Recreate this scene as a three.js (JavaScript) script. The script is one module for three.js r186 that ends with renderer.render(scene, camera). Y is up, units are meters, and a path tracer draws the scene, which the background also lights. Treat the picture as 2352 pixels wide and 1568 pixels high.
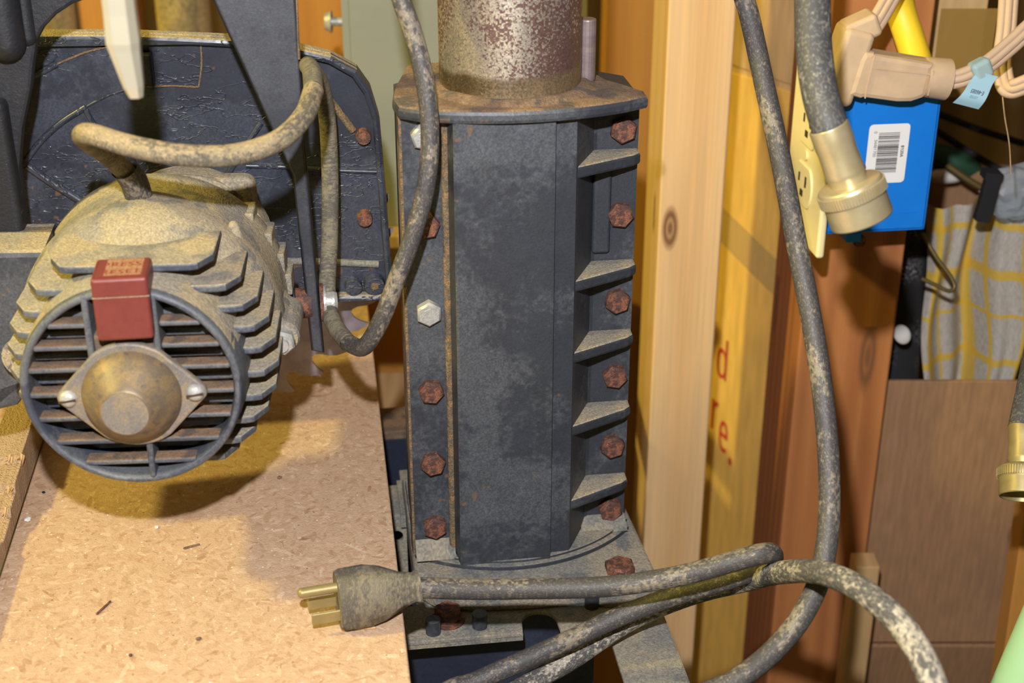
import * as THREE from 'three';
import { mergeGeometries, mergeVertices, toCreasedNormals } from 'three/addons/utils/BufferGeometryUtils.js';
import { RoundedBoxGeometry } from 'three/addons/geometries/RoundedBoxGeometry.js';
import { RectAreaLightUniformsLib } from 'three/addons/lights/RectAreaLightUniformsLib.js';

// ---------------------------------------------------------------- camera, lamps, exposure
const scene = new THREE.Scene();
scene.background = new THREE.Color(0x000000);
const FOCAL = 3300, PITCH = 25.4 * Math.PI / 180, EYE = 0.43;        // table top is y = 0
const camera = new THREE.PerspectiveCamera(2 * Math.atan(784 / FOCAL) * 180 / Math.PI, 1.5, 0.02, 20);
camera.position.set(0, EYE, 0);
camera.rotation.x = -PITCH;
camera.focus = 0.775;
camera.userData.fStop = 9;
scene.add(camera);
const renderer = new THREE.WebGLRenderer({ antialias: true });
renderer.toneMapping = THREE.LinearToneMapping;
renderer.toneMappingExposure = 1.0;
renderer.shadowMap.enabled = true;
RectAreaLightUniformsLib.init();
// the flash on top of the photographer's camera
const UPV = new THREE.Vector3(0, Math.cos(PITCH), -Math.sin(PITCH)), FWD = new THREE.Vector3(0, -Math.sin(PITCH), -Math.cos(PITCH));
const FLASH_AT = camera.position.clone().addScaledVector(UPV, 0.125).addScaledVector(FWD, -0.01).add(new THREE.Vector3(-0.03, 0, 0));
const flash = new THREE.PointLight(new THREE.Color().setRGB(0.96, 0.95, 1.0), 3.0, 0, 2);
flash.position.copy(FLASH_AT); flash.castShadow = true; flash.shadow.radius = 0.45; flash.name = 'flash_light';
scene.add(flash);
// the warm workshop bulb hanging to the left
const BULB_AT = new THREE.Vector3(-1.45, 1.36, -0.35);
const bulbLight = new THREE.PointLight(new THREE.Color().setRGB(1.0, 0.83, 0.21), 9.4, 0, 2);
bulbLight.position.copy(BULB_AT); bulbLight.castShadow = true; bulbLight.shadow.radius = 3; bulbLight.name = 'bulb_light';
scene.add(bulbLight);

// ---------------------------------------------------------------- measuring helpers
const SP = Math.sin(PITCH), CP = Math.cos(PITCH);
const ray = (u, v) => { const x = (u - 1176) / FOCAL, y = -(v - 784) / FOCAL; return [x, y * CP - SP, -y * SP - CP]; };
const at = (u, v, d) => { const r = ray(u, v); return new THREE.Vector3(r[0] * d, EYE + r[1] * d, r[2] * d); };
const SAW_TURN = 7.8 * Math.PI / 180, SX = -0.001, SZ = -0.732, CT = Math.cos(SAW_TURN), ST = Math.sin(SAW_TURN);
const pz = (u, v, zl) => { const r = ray(u, v), t = (zl + ST * SX + CT * SZ) / (ST * r[0] + CT * r[2]), x = t * r[0] - SX, z = t * r[2] - SZ; return [CT * x - ST * z, EYE + t * r[1]]; };
const wz = (u, v, z) => { const r = ray(u, v), t = z / r[2]; return [t * r[0], EYE + t * r[1]]; };
let seed = 7;
const rnd = () => { seed = (seed * 1664525 + 1013904223) % 4294967296; return seed / 4294967296; };
const rr = (a, b) => a + (b - a) * rnd();
const V = (x, y, z) => new THREE.Vector3(x, y, z);

// ---------------------------------------------------------------- textures
const LAT = new Float32Array(65536); for (let i = 0; i < 65536; i++) LAT[i] = rnd();
function fbm(u, v, fx, fy, oct, s) {                                 // periodic value noise in octaves
  u -= Math.floor(u); v -= Math.floor(v); let k = 0, amp = 0.5, tot = 0;
  for (let o = 0; o < oct; o++) {
    const x = u * fx, y = v * fy, x0 = x | 0, y0 = y | 0, fa = x - x0, fb = y - y0, a = fa * fa * (3 - 2 * fa), b = fb * fb * (3 - 2 * fb), x1 = x0 + 1 >= fx ? 0 : x0 + 1, y1 = y0 + 1 >= fy ? 0 : y0 + 1, t = (s + o * 17) * 3571;
    const p = LAT[(x0 * 73 + y0 * 9176 + t) & 65535], q = LAT[(x1 * 73 + y0 * 9176 + t) & 65535], r = LAT[(x0 * 73 + y1 * 9176 + t) & 65535], w = LAT[(x1 * 73 + y1 * 9176 + t) & 65535];
    k += amp * ((p + (q - p) * a) * (1 - b) + (r + (w - r) * a) * b); tot += amp; amp *= 0.55; fx *= 2; fy *= 2;
  }
  return k / tot;
}
const sstep = (a, b, x) => { const t = Math.min(1, Math.max(0, (x - a) / (b - a))); return t * t * (3 - 2 * t); };
const mix3 = (a, b, t) => [a[0] + (b[0] - a[0]) * t, a[1] + (b[1] - a[1]) * t, a[2] + (b[2] - a[2]) * t];
function texture(n, fn, srgb = true) {                               // fn(u, v) -> [r, g, b] 0..255
  const d = new Uint8Array(n * n * 4);
  for (let y = 0; y < n; y++) for (let x = 0; x < n; x++) { const c = fn(x / n, y / n), i = (y * n + x) * 4; for (let k = 0; k < 3; k++) d[i + k] = Math.max(0, Math.min(255, c[k])); d[i + 3] = 255; }
  const t = new THREE.DataTexture(d, n, n); t.wrapS = t.wrapT = THREE.RepeatWrapping; t.magFilter = THREE.LinearFilter; t.minFilter = THREE.LinearMipmapLinearFilter;
  if (srgb) t.colorSpace = THREE.SRGBColorSpace; t.needsUpdate = true; return t;
}
const sized = (t, mx, my = mx) => { t.repeat.set(1 / mx, 1 / my); return t; };   // one tile covers mx by my metres
const mat = (o) => new THREE.MeshStandardMaterial({ side: THREE.DoubleSide, ...o });
const grey = (f) => [f * 255, f * 255, f * 255];

function paintTex(base, light, lo, hi, amount, s, rust = 0.72, n = 1024) {
  return texture(n, (u, v) => {
    const p = sstep(lo, hi, 0.8 * fbm(u, v, 5, 5, 6, s) + 0.2 * fbm(u, v, 90, 90, 2, s + 1)), g = fbm(u, v, 300, 300, 1, s + 3), f = fbm(u, v, 20, 20, 4, s + 5);
    const c = mix3(base, light, amount * p * (0.55 + 0.6 * g)), w = 0.9 + 0.2 * f, e = (g - 0.5) * 8;
    const r = rust > 1 ? 0 : sstep(rust, rust + 0.05, fbm(u, v, 40, 40, 3, s + 9) * 0.7 + 0.3 * fbm(u, v, 4, 4, 2, s + 2)) * 0.6;
    return mix3([c[0] * w + e, c[1] * w + e, c[2] * w + e], [126, 88, 58], r);
  });
}
const grainBump = sized(texture(512, (u, v) => grey(0.5 * fbm(u, v, 60, 60, 3, 91) + 0.5 * fbm(u, v, 160, 160, 2, 95)), false), 0.09);
const crackBump = sized(texture(1024, (u, v) => { const a = Math.abs(fbm(u, v, 10, 26, 4, 41) - 0.5), b = fbm(u, v, 3, 3, 2, 44); return grey(1 - sstep(0.0, 0.022, a) * 0.9 * sstep(0.42, 0.55, b) - 0.1 * fbm(u, v, 90, 90, 2, 47)); }, false), 0.16);
const M = {};
M.paint = mat({ map: sized(paintTex([48, 51, 57], [96, 99, 101], 0.42, 0.63, 0.6, 3, 0.76), 0.21), roughness: 0.52, bumpMap: grainBump, bumpScale: 0.00012 });
M.motorPaint = mat({ map: sized(paintTex([62, 67, 77], [108, 109, 106], 0.44, 0.6, 0.7, 13, 0.76, 512), 0.12), roughness: 0.55, bumpMap: grainBump, bumpScale: 0.0002 });
M.armLit = mat({ map: sized(paintTex([48, 51, 58], [76, 79, 84], 0.48, 0.64, 0.5, 43, 0.78, 512), 0.15), roughness: 0.5, bumpMap: grainBump, bumpScale: 0.0001 });  // lighter copy of the yoke colour, light on its frontal face painted in
M.guard = mat({ map: sized(paintTex([46, 50, 60], [78, 82, 92], 0.48, 0.62, 0.5, 23, 0.74), 0.2), roughness: 0.34, bumpMap: crackBump, bumpScale: 0.0004 });
M.navy = mat({ map: sized(paintTex([34, 40, 54], [58, 64, 76], 0.5, 0.62, 0.4, 33, 2, 512), 0.25), roughness: 0.5 });
M.black = mat({ map: sized(paintTex([22, 24, 29], [42, 44, 50], 0.5, 0.6, 0.4, 53, 0.76, 512), 0.15), roughness: 0.55, bumpMap: grainBump, bumpScale: 0.0002 });
const soft = (a, b, s) => texture(256, (u, v) => mix3(a, b, fbm(u, v, 5, 5, 4, s)));
const dusty = (a, b, c, s) => texture(512, (u, v) => { const p = sstep(0.4, 0.62, fbm(u, v, 6, 6, 5, s)), g = fbm(u, v, 170, 170, 1, s + 3); let k = mix3(a, b, p); k = mix3(k, c, sstep(0.58, 0.72, fbm(u, v, 9, 9, 5, s + 7)) * 0.75); return k.map((q) => q * (0.86 + 0.28 * g)); });
M.dust = mat({ map: sized(dusty([146, 137, 118], [164, 148, 116], [116, 111, 102], 61), 0.12), roughness: 1, bumpMap: grainBump, bumpScale: 0.0006 });
M.shell = mat({ map: sized(dusty([134, 127, 114], [156, 143, 115], [106, 104, 99], 67), 0.1), roughness: 0.95, bumpMap: grainBump, bumpScale: 0.0005 });
M.brownDust = mat({ map: sized(dusty([100, 83, 66], [122, 97, 72], [76, 66, 58], 71), 0.08), roughness: 1, bumpMap: grainBump, bumpScale: 0.0006 });
M.plateDust = mat({ map: sized(dusty([104, 84, 66], [128, 104, 78], [76, 70, 66], 77), 0.1), roughness: 1, bumpMap: grainBump, bumpScale: 0.0006 });
M.greyDust = mat({ map: sized(dusty([118, 116, 108], [138, 130, 112], [92, 94, 94], 79), 0.14), roughness: 0.9, bumpMap: grainBump, bumpScale: 0.0005 });
M.rust = mat({ map: sized(texture(512, (u, v) => { const p = fbm(u, v, 8, 8, 5, 81), g = fbm(u, v, 60, 60, 3, 84); return mix3([74, 50, 42], [122, 76, 54], sstep(0.4, 0.65, p)).map((k) => k * (0.65 + 0.7 * g)); }), 0.02), roughness: 0.75, bumpMap: grainBump, bumpScale: 0.0005 });
M.rustLine = mat({ map: sized(texture(512, (u, v) => { const p = fbm(u, v, 6, 20, 5, 87), g = fbm(u, v, 90, 90, 2, 88); return mix3([96, 84, 66], [124, 98, 66], sstep(0.36, 0.66, p)).map((k) => k * (0.75 + 0.5 * g)); }), 0.06), roughness: 0.95, bumpMap: grainBump, bumpScale: 0.0008 });
M.zinc = mat({ map: sized(texture(256, (u, v) => mix3([150, 150, 146], [190, 188, 180], fbm(u, v, 12, 12, 4, 101))), 0.02), roughness: 0.42, metalness: 0.3, bumpMap: grainBump, bumpScale: 0.0003 });
M.chrome = mat({ color: 0xbab49c, roughness: 0.26, metalness: 0.35 });
M.blade = mat({ map: sized(texture(512, (u, v) => mix3([120, 112, 116], [176, 170, 176], fbm(u, v, 10, 10, 5, 111))), 0.08), roughness: 0.42, metalness: 0.6 });
M.capGrey = mat({ map: sized(dusty([124, 118, 110], [142, 128, 104], [112, 108, 104], 115), 0.05), roughness: 0.55, metalness: 0.2 });
M.capDome = mat({ map: sized(dusty([112, 98, 80], [128, 108, 78], [92, 84, 76], 117), 0.035), roughness: 0.5, metalness: 0.25 });
M.red = mat({ map: sized(texture(256, (u, v) => mix3([108, 48, 42], [120, 56, 48], fbm(u, v, 20, 20, 3, 121))), 0.05), roughness: 0.42 });
{ // steel tube: brown patina breaking up to bare steel
  const p = (u, v) => sstep(0.47, 0.60, 0.55 * fbm(u, v, 4, 4, 4, 131) + 0.45 * fbm(u, v, 120, 150, 2, 137));
  const band = (u, v) => sstep(0.115, 0.085, v + 0.03 * fbm(u, v, 12, 4, 3, 139));
  M.tube = mat({ map: texture(1024, (u, v) => { const g = fbm(u, v, 200, 220, 1, 133); let c = mix3([108, 84, 76], [224, 214, 194], p(u, v)); c = mix3(c, mix3([96, 84, 68], [150, 130, 92], fbm(u, v, 10, 8, 4, 143)), band(u, v) * 0.85); return c.map((k) => k * (0.84 + 0.32 * g)); }),
    ...(() => { const t = texture(512, (u, v) => { const q = p(u, v); return [0, 255 * (0.46 - 0.08 * q), 255 * (0.45 + 0.45 * q)]; }, false); return { roughnessMap: t, metalnessMap: t }; })(), roughness: 1, metalness: 1 });
}
function woodTex(a, b, s, rings = 16, knots = []) {
  return texture(768, (u, v) => {                                    // grain runs along v
    let w = u + 0.03 * fbm(u, v, 3, 2, 3, s), kn = 0;
    for (const [kx, ky, kr] of knots) { const dx = u - kx, dy = (v - ky) * 0.8, d = Math.hypot(dx, dy); w += Math.sign(dx || 1) * 0.03 * Math.exp(-((d / (kr * 2.4)) ** 2)); kn = Math.max(kn, sstep(kr, kr * 0.7, d) * (0.75 + 0.25 * Math.sin(d / kr * 14))); }
    const g = 0.5 + 0.5 * Math.sin(w * rings * 6.283 + 3 * fbm(u, v, 4, 1, 3, s + 3)), f = fbm(u, v, 150, 6, 3, s + 5), l = fbm(u, v, 3, 2, 3, s + 8);
    let c = mix3(a, b, 0.55 * g * sstep(0.3, 0.7, fbm(u, v, 5, 2, 3, s + 11)) + 0.3 * f + 0.25 * (l - 0.3));
    return mix3(c.map((k) => k * (0.93 + 0.14 * f)), [104, 66, 38], kn * 0.85);
  });
}
M.pine = mat({ map: sized(woodTex([222, 186, 136], [206, 162, 108], 151, 5, [[0.509, 0.13, 0.03]]), 0.22, 0.5), roughness: 0.75 });
M.fir = mat({ map: sized(woodTex([180, 118, 66], [142, 84, 42], 161, 9, [[0.60, 0.96, 0.045]]), 0.16, 0.6), roughness: 0.78 });
M.plank = mat({ map: sized(woodTex([196, 140, 62], [170, 112, 44], 171, 6), 0.3, 0.7), roughness: 0.8 });
M.oldPine = mat({ map: sized(woodTex([196, 164, 116], [160, 124, 80], 181, 8), 0.1, 0.4), roughness: 0.85 });
M.endGrain = mat({ map: sized(woodTex([180, 154, 120], [142, 112, 82], 187, 12), 0.05, 0.2), roughness: 0.95, bumpMap: grainBump, bumpScale: 0.0015 });
M.wall = mat({ map: sized(woodTex([104, 78, 50], [74, 54, 36], 191, 8), 0.5, 1.2), roughness: 0.9 });
M.plaster = mat({ color: 0x8a8478, roughness: 0.95 });
M.concrete = mat({ map: sized(dusty([96, 92, 86], [112, 106, 98], [78, 76, 72], 195), 0.8), roughness: 0.95 });
const cardTex = (a, b, s) => texture(512, (u, v) => { const f = 0.5 + 0.5 * Math.sin(u * 60 * 6.283), n = fbm(u, v, 5, 5, 4, s), g = fbm(u, v, 120, 20, 2, s + 3); return mix3(a, b, 0.25 * f + 0.5 * n).map((k) => k * (0.93 + 0.14 * g)); });
M.carton = mat({ map: sized(cardTex([158, 122, 88], [138, 104, 74], 201), 0.3), roughness: 0.92 });
M.yellowCarton = mat({ map: sized(cardTex([236, 192, 96], [222, 174, 82], 205), 0.6), roughness: 0.7 });
M.tanCarton = mat({ map: sized(cardTex([206, 172, 118], [190, 154, 100], 209), 0.5), roughness: 0.85 });
M.tape = mat({ color: 0xd8bc78, roughness: 0.25, transparent: true, opacity: 0.4 });
M.clearTape = mat({ color: 0xa88542, roughness: 0.14, transparent: true, opacity: 0.78 });
M.panel = mat({ map: sized(texture(512, (u, v) => mix3([130, 134, 120], [144, 146, 130], fbm(u, v, 4, 8, 4, 221))), 0.4), roughness: 0.6 });
const rubber = (base, dustc, lo, hi, s) => texture(512, (u, v) => { const p = sstep(lo, hi, 0.55 * fbm(u, v, 6, 3, 4, s) + 0.45 * fbm(u, v, 70, 24, 3, s + 2)), g = sstep(0.55, 0.8, fbm(u, v, 200, 70, 1, s + 4)); return mix3(base, dustc, Math.min(1, 0.7 * p + 0.4 * g)); });
M.cord = mat({ map: sized(rubber([62, 60, 60], [138, 126, 106], 0.5, 0.66, 231), 0.13, 0.032), roughness: 0.6 });
M.cordDusty = mat({ map: sized(rubber([72, 70, 68], [186, 176, 156], 0.44, 0.6, 235), 0.15, 0.034), roughness: 0.8 });
M.cordTan = mat({ map: sized(rubber([84, 78, 66], [164, 144, 106], 0.36, 0.56, 239), 0.14, 0.03), roughness: 0.9 });
M.hose = mat({ map: sized(rubber([64, 64, 64], [140, 136, 122], 0.56, 0.72, 243), 0.16, 0.05), roughness: 0.6 });
M.plug = mat({ map: sized(rubber([84, 80, 70], [132, 122, 98], 0.4, 0.62, 247), 0.06), roughness: 0.85, bumpMap: grainBump, bumpScale: 0.0003 });
M.brass = mat({ map: sized(texture(256, (u, v) => mix3([188, 172, 130], [206, 194, 158], fbm(u, v, 8, 8, 4, 251))), 0.04), roughness: 0.32, metalness: 0.6 });
M.oldBrass = mat({ map: sized(texture(256, (u, v) => mix3([136, 122, 80], [166, 150, 100], fbm(u, v, 8, 8, 4, 257))), 0.04), roughness: 0.45, metalness: 0.4 });
M.blue = mat({ map: sized(texture(256, (u, v) => mix3([8, 118, 212], [14, 126, 220], fbm(u, v, 6, 6, 3, 261))), 0.1), roughness: 0.5 });
M.cream = mat({ color: 0xf0e2a8, roughness: 0.4 });
M.slot = mat({ color: 0x3a2c18, roughness: 0.8 });
M.beige = mat({ map: sized(soft([180, 154, 124], [206, 178, 142], 271), 0.05), roughness: 0.75 });
M.beigeCord = mat({ map: sized(soft([192, 162, 132], [212, 182, 148], 275), 0.06), roughness: 0.6 });
M.yellow = mat({ color: 0xe8c42a, roughness: 0.5 });
M.sticker = mat({ color: 0x9fb8b4, roughness: 0.7 });
M.darkCloth = mat({ map: sized(texture(512, (u, v) => { const g = fbm(u, v, 120, 120, 2, 281); return mix3([26, 26, 28], [128, 126, 128], sstep(0.5, 0.72, g) * sstep(0.35, 0.6, fbm(u, v, 3, 3, 3, 285))); }), 0.12), roughness: 0.95 });
M.soot = mat({ color: 0x17171a, roughness: 0.85 });
M.wire = mat({ color: 0x6a5a30, roughness: 0.45, metalness: 0.4 });
M.plaid = mat({ map: sized(texture(1024, (u, v) => {
  const w = fbm(u, v, 220, 40, 2, 291), stripe = (x, c, d) => sstep(d, d * 0.4, Math.abs(((x - c + 1.5) % 1) - 0.5));
  const a = Math.max(stripe(u, 0.1, 0.05), stripe(u, 0.24, 0.02), stripe(u, 0.6, 0.07), stripe(u, 0.75, 0.018)), b = Math.max(stripe(v, 0.15, 0.035), stripe(v, 0.5, 0.05), stripe(v, 0.8, 0.02));
  let c = mix3([196, 190, 180], [150, 142, 130], w); c = mix3(c, [204, 164, 44], Math.min(0.95, 0.8 * a + 0.8 * b) * sstep(0.2, 0.5, fbm(u, v, 160, 160, 2, 295) + 0.2)); return c;
}), 0.16), roughness: 0.95 });
M.clear = new THREE.MeshPhysicalMaterial({ color: 0xdfe8ee, roughness: 0.12, transmission: 0.75, thickness: 0, side: THREE.DoubleSide });
M.green = mat({ color: 0x9cc49a, roughness: 0.5 });
M.darkGreen = mat({ color: 0x1f4a34, roughness: 0.6 });
M.white = mat({ color: 0xd8d6d0, roughness: 0.6 });
M.sack = mat({ map: sized(dusty([148, 132, 92], [166, 146, 98], [124, 112, 80], 301), 0.3), roughness: 0.9 });
M.windings = mat({ color: 0x8a6a2c, roughness: 0.5, metalness: 0.3 });
M.rawSteelBar = mat({ map: sized(texture(256, (u, v) => mix3([112, 98, 98], [152, 138, 130], fbm(u, v, 6, 20, 4, 305))), 0.04), roughness: 0.5, metalness: 0.35 });
// particleboard: pressed chips drawn one over another
function canvasTex(w, h, draw, wrap) { const c = document.createElement('canvas'); c.width = w; c.height = h; draw(c.getContext('2d'), w, h); const t = new THREE.CanvasTexture(c); t.colorSpace = THREE.SRGBColorSpace; if (wrap) t.wrapS = t.wrapT = THREE.RepeatWrapping; return t; }
M.chipboard = mat({ map: sized(canvasTex(2048, 2048, (g, w, h) => {
  g.fillStyle = 'rgb(184,154,124)'; g.fillRect(0, 0, w, h);
  const tones = ['194,164,134', '178,146,116', '188,158,128', '170,136,104', '206,180,152', '180,148,118', '160,124,92', '192,162,132', '178,146,116', '172,138,106'];
  for (let i = 0; i < 30000; i++) {
    const x = rnd() * w, y = rnd() * h, big = rnd(), l = big > 0.97 ? rr(20, 46) : rr(4, 20), t = rr(1.4, 1.6 + l * 0.42), a = rr(0, 6.283), dark = rnd();
    g.fillStyle = 'rgba(' + (dark > 0.992 ? '140,102,72' : tones[Math.floor(rnd() * 10)]) + ',' + rr(0.25, 0.75).toFixed(2) + ')';
    for (const [ox, oy] of [[0, 0], [x < 60 ? w : x > w - 60 ? -w : 0, y < 60 ? h : y > h - 60 ? -h : 0]]) { g.save(); g.translate(x + ox, y + oy); g.rotate(a); g.beginPath(); g.ellipse(0, 0, l, t, 0, 0, 6.283); g.fill(); g.restore(); if (!ox && !oy && x > 60 && x < w - 60 && y > 60 && y < h - 60) break; }
  }
  for (let i = 0; i < 1300; i++) { g.fillStyle = rnd() > 0.4 ? 'rgba(240,232,220,0.8)' : 'rgba(96,70,52,0.7)'; g.beginPath(); g.arc(rnd() * w, rnd() * h, rr(0.8, 2.8), 0, 6.283); g.fill(); }
}, true), 0.36), roughness: 0.85, bumpMap: grainBump, bumpScale: 0.0004 });

// ---------------------------------------------------------------- geometry helpers
function boxUV(g) {                                                  // metres along the surface, by the face's main direction
  const q = g.index ? g.toNonIndexed() : g.clone(), p = q.attributes.position, uv = new Float32Array(p.count * 2);
  if (!q.attributes.normal) q.computeVertexNormals();
  const a = V(), b = V(), c = V(), n = V();
  for (let i = 0; i < p.count; i += 3) {
    a.fromBufferAttribute(p, i); b.fromBufferAttribute(p, i + 1); c.fromBufferAttribute(p, i + 2);
    n.subVectors(b, a).cross(V().subVectors(c, a)); const x = Math.abs(n.x), y = Math.abs(n.y), z = Math.abs(n.z);
    [a, b, c].forEach((t, k) => { const j = (i + k) * 2; if (y >= x && y >= z) { uv[j] = t.x; uv[j + 1] = t.z; } else if (x >= z) { uv[j] = t.z; uv[j + 1] = t.y; } else { uv[j] = t.x; uv[j + 1] = t.y; } });
  }
  q.setAttribute('uv', new THREE.BufferAttribute(uv, 2));
  for (const k of Object.keys(q.attributes)) if (!['position', 'normal', 'uv'].includes(k)) q.deleteAttribute(k);
  q.groups = []; q.morphAttributes = {}; return q;
}
const clean = (g) => { const q = g.index ? g.toNonIndexed() : g; for (const k of Object.keys(q.attributes)) if (!['position', 'normal', 'uv'].includes(k)) q.deleteAttribute(k); q.groups = []; return q; };
const merge = (list) => { const l = (Array.isArray(list) ? list : [list]).map((g) => (g.userData.own ? clean(g) : boxUV(g))); return l.length > 1 ? mergeGeometries(l) : l[0]; };
const used = {};
const numbered = (n) => { used[n] = (used[n] ?? -1) + 1; return used[n] ? n + '_' + String(used[n]).padStart(3, '0') : n; };
function part(name, geo, material, parent) {
  const m = new THREE.Mesh(merge(geo), material); m.name = name; m.castShadow = m.receiveShadow = true; parent.add(m); return m;
}
function dustyPart(name, geo, paint, dust, parent, limit = 0.72, jag = 0) {   // faces that carry settled sawdust get their own material
  const g = merge(geo), p = g.attributes.position, n = p.count / 3, up = [], rest = [], a = V(), b = V(), c = V();
  for (let i = 0; i < n; i++) { a.fromBufferAttribute(p, i * 3); b.fromBufferAttribute(p, i * 3 + 1); c.fromBufferAttribute(p, i * 3 + 2); const e = V().subVectors(b, a).cross(V().subVectors(c, a)).normalize(); (e.y > limit + jag * (rnd() - 0.5) ? up : rest).push(i); }
  const order = [...rest, ...up], h = new THREE.BufferGeometry();
  for (const k of ['position', 'normal', 'uv']) { const s = g.attributes[k], w = s.itemSize, d = new Float32Array(s.array.length); order.forEach((t, i) => d.set(s.array.subarray(t * 3 * w, t * 3 * w + 3 * w), i * 3 * w)); h.setAttribute(k, new THREE.BufferAttribute(d, w)); }
  h.addGroup(0, rest.length * 3, 0); h.addGroup(rest.length * 3, up.length * 3, 1);
  const m = new THREE.Mesh(h, [paint, dust]); m.name = name; m.castShadow = m.receiveShadow = true; parent.add(m); return m;
}
function thing(name, label, category, group) {
  const o = new THREE.Group(); o.name = numbered(name); o.userData = { label, category }; if (group) o.userData.group = group; scene.add(o); return o;
}
function single(name, geo, material, label, category, group) { const m = part(numbered(name), geo, material, scene); m.userData = { label, category }; if (group) m.userData.group = group; return m; }
function struct(name, geo, material) { const m = part(name, geo, material, scene); m.userData.kind = 'structure'; return m; }
const sawFrame = (o) => { o.position.set(SX, 0, SZ); o.rotation.y = SAW_TURN; o.updateMatrixWorld(true); return o; };
const bx = (x0, x1, y0, y1, z0, z1, r = 0) => { const w = x1 - x0, h = y1 - y0, d = z1 - z0; const g = r ? new RoundedBoxGeometry(w, h, d, 2, Math.min(r, w / 2.01, h / 2.01, d / 2.01)) : new THREE.BoxGeometry(w, h, d); return g.translate((x0 + x1) / 2, (y0 + y1) / 2, (z0 + z1) / 2); };
function shapeOf(pts, holes = []) { const s = new THREE.Shape(pts.map((p) => new THREE.Vector2(p[0], p[1]))); for (const h of holes) s.holes.push(new THREE.Path(h.map((p) => new THREE.Vector2(p[0], p[1])))); return s; }
const exZ = (pts, z0, z1, bev = 0, holes) => { const b = Math.min(bev, (z1 - z0) / 2.2); return new THREE.ExtrudeGeometry(shapeOf(pts, holes), { depth: z1 - z0 - 2 * b, bevelEnabled: b > 0, bevelThickness: b, bevelSize: b, bevelOffset: -b, bevelSegments: 2, curveSegments: 16 }).translate(0, 0, z0 + b); };
const exY = (pts, y0, y1, bev = 0, holes) => exZ(pts.map(([x, z]) => [x, -z]), y0, y1, bev, (holes || []).map((h) => h.map(([x, z]) => [x, -z]))).rotateX(-Math.PI / 2);
const cylZ = (r1, r2, z0, z1, x, y, seg = 32) => new THREE.CylinderGeometry(r1, r2, z1 - z0, seg).rotateX(Math.PI / 2).translate(x, y, (z0 + z1) / 2);   // r1 at z1
const cylX = (r1, r2, x0, x1, y, z, seg = 24) => new THREE.CylinderGeometry(r1, r2, x1 - x0, seg).rotateZ(-Math.PI / 2).translate((x0 + x1) / 2, y, z);   // r1 at x1
const cylY = (r1, r2, y0, y1, x, z, seg = 24) => new THREE.CylinderGeometry(r1, r2, y1 - y0, seg).translate(x, (y0 + y1) / 2, z);
function latheZ(profile, x, y, seg = 64) { return new THREE.LatheGeometry(profile.map(([r, z]) => new THREE.Vector2(r, z)), seg).rotateX(Math.PI / 2).translate(x, y, 0); }   // profile of [radius, z]
function tube(points, r, seg = 160, rad = 14, closed = false) {
  const c = new THREE.CatmullRomCurve3(points, closed, 'centripetal'), g = new THREE.TubeGeometry(c, seg, r, rad, closed), L = c.getLength(), uv = g.attributes.uv;
  for (let i = 0; i < uv.count; i++) uv.setXY(i, uv.getX(i) * L, uv.getY(i) * 6.283 * r);
  g.userData.own = true; return g;
}
function ends(points, r) { return [points[0], points[points.length - 1]].map((p) => new THREE.SphereGeometry(r, 12, 8).translate(p.x, p.y, p.z)); }
const rise = (p, y, dx = 0, dz = 0) => [1, 0.66, 0.33].map((k) => V(p.x + dx * k, p.y + (y - p.y) * k, p.z + dz * k));   // carries a cord on, out of the picture
const px3 = (list) => list.map(([u, v, d]) => at(u, v, d));
// a hexagon bolt head that looks along +z
function hexHead(af, h, turn = 0) { const r = af / Math.sqrt(3), g = [new THREE.CylinderGeometry(r, r, h * 0.75, 6).translate(0, h * 0.375, 0), new THREE.CylinderGeometry(r * 0.84, r, h * 0.25, 6).translate(0, h * 0.875, 0), new THREE.CylinderGeometry(r * 0.5, r * 0.52, h * 0.04, 16).translate(0, h * 1.01, 0)]; return g.map((q) => q.rotateY(turn).rotateX(Math.PI / 2)); }
const arc = (cx, cy, r, a0, a1, n) => Array.from({ length: n + 1 }, (_, i) => { const a = a0 + (a1 - a0) * i / n; return [cx + r * Math.cos(a), cy + r * Math.sin(a)]; });

// ---------------------------------------------------------------- the workshop
struct('floor', bx(-2.2, 1.6, -0.95, -0.85, -2.1, 1.5), M.concrete);
struct('ceiling', bx(-2.2, 1.6, 1.75, 1.85, -2.1, 1.5), M.plaster);
struct('wall_back', bx(-2.2, 1.6, -0.85, 1.75, -2.1, -2.0), M.wall);
struct('wall_left', bx(-2.3, -2.2, -0.95, 1.85, -2.1, 1.5), M.plaster);
struct('wall_right', bx(1.6, 1.7, -0.95, 1.85, -2.1, 1.5), M.wall);
struct('wall_front', bx(-2.2, 1.6, -0.85, 1.75, 1.4, 1.5), M.plaster);

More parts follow.
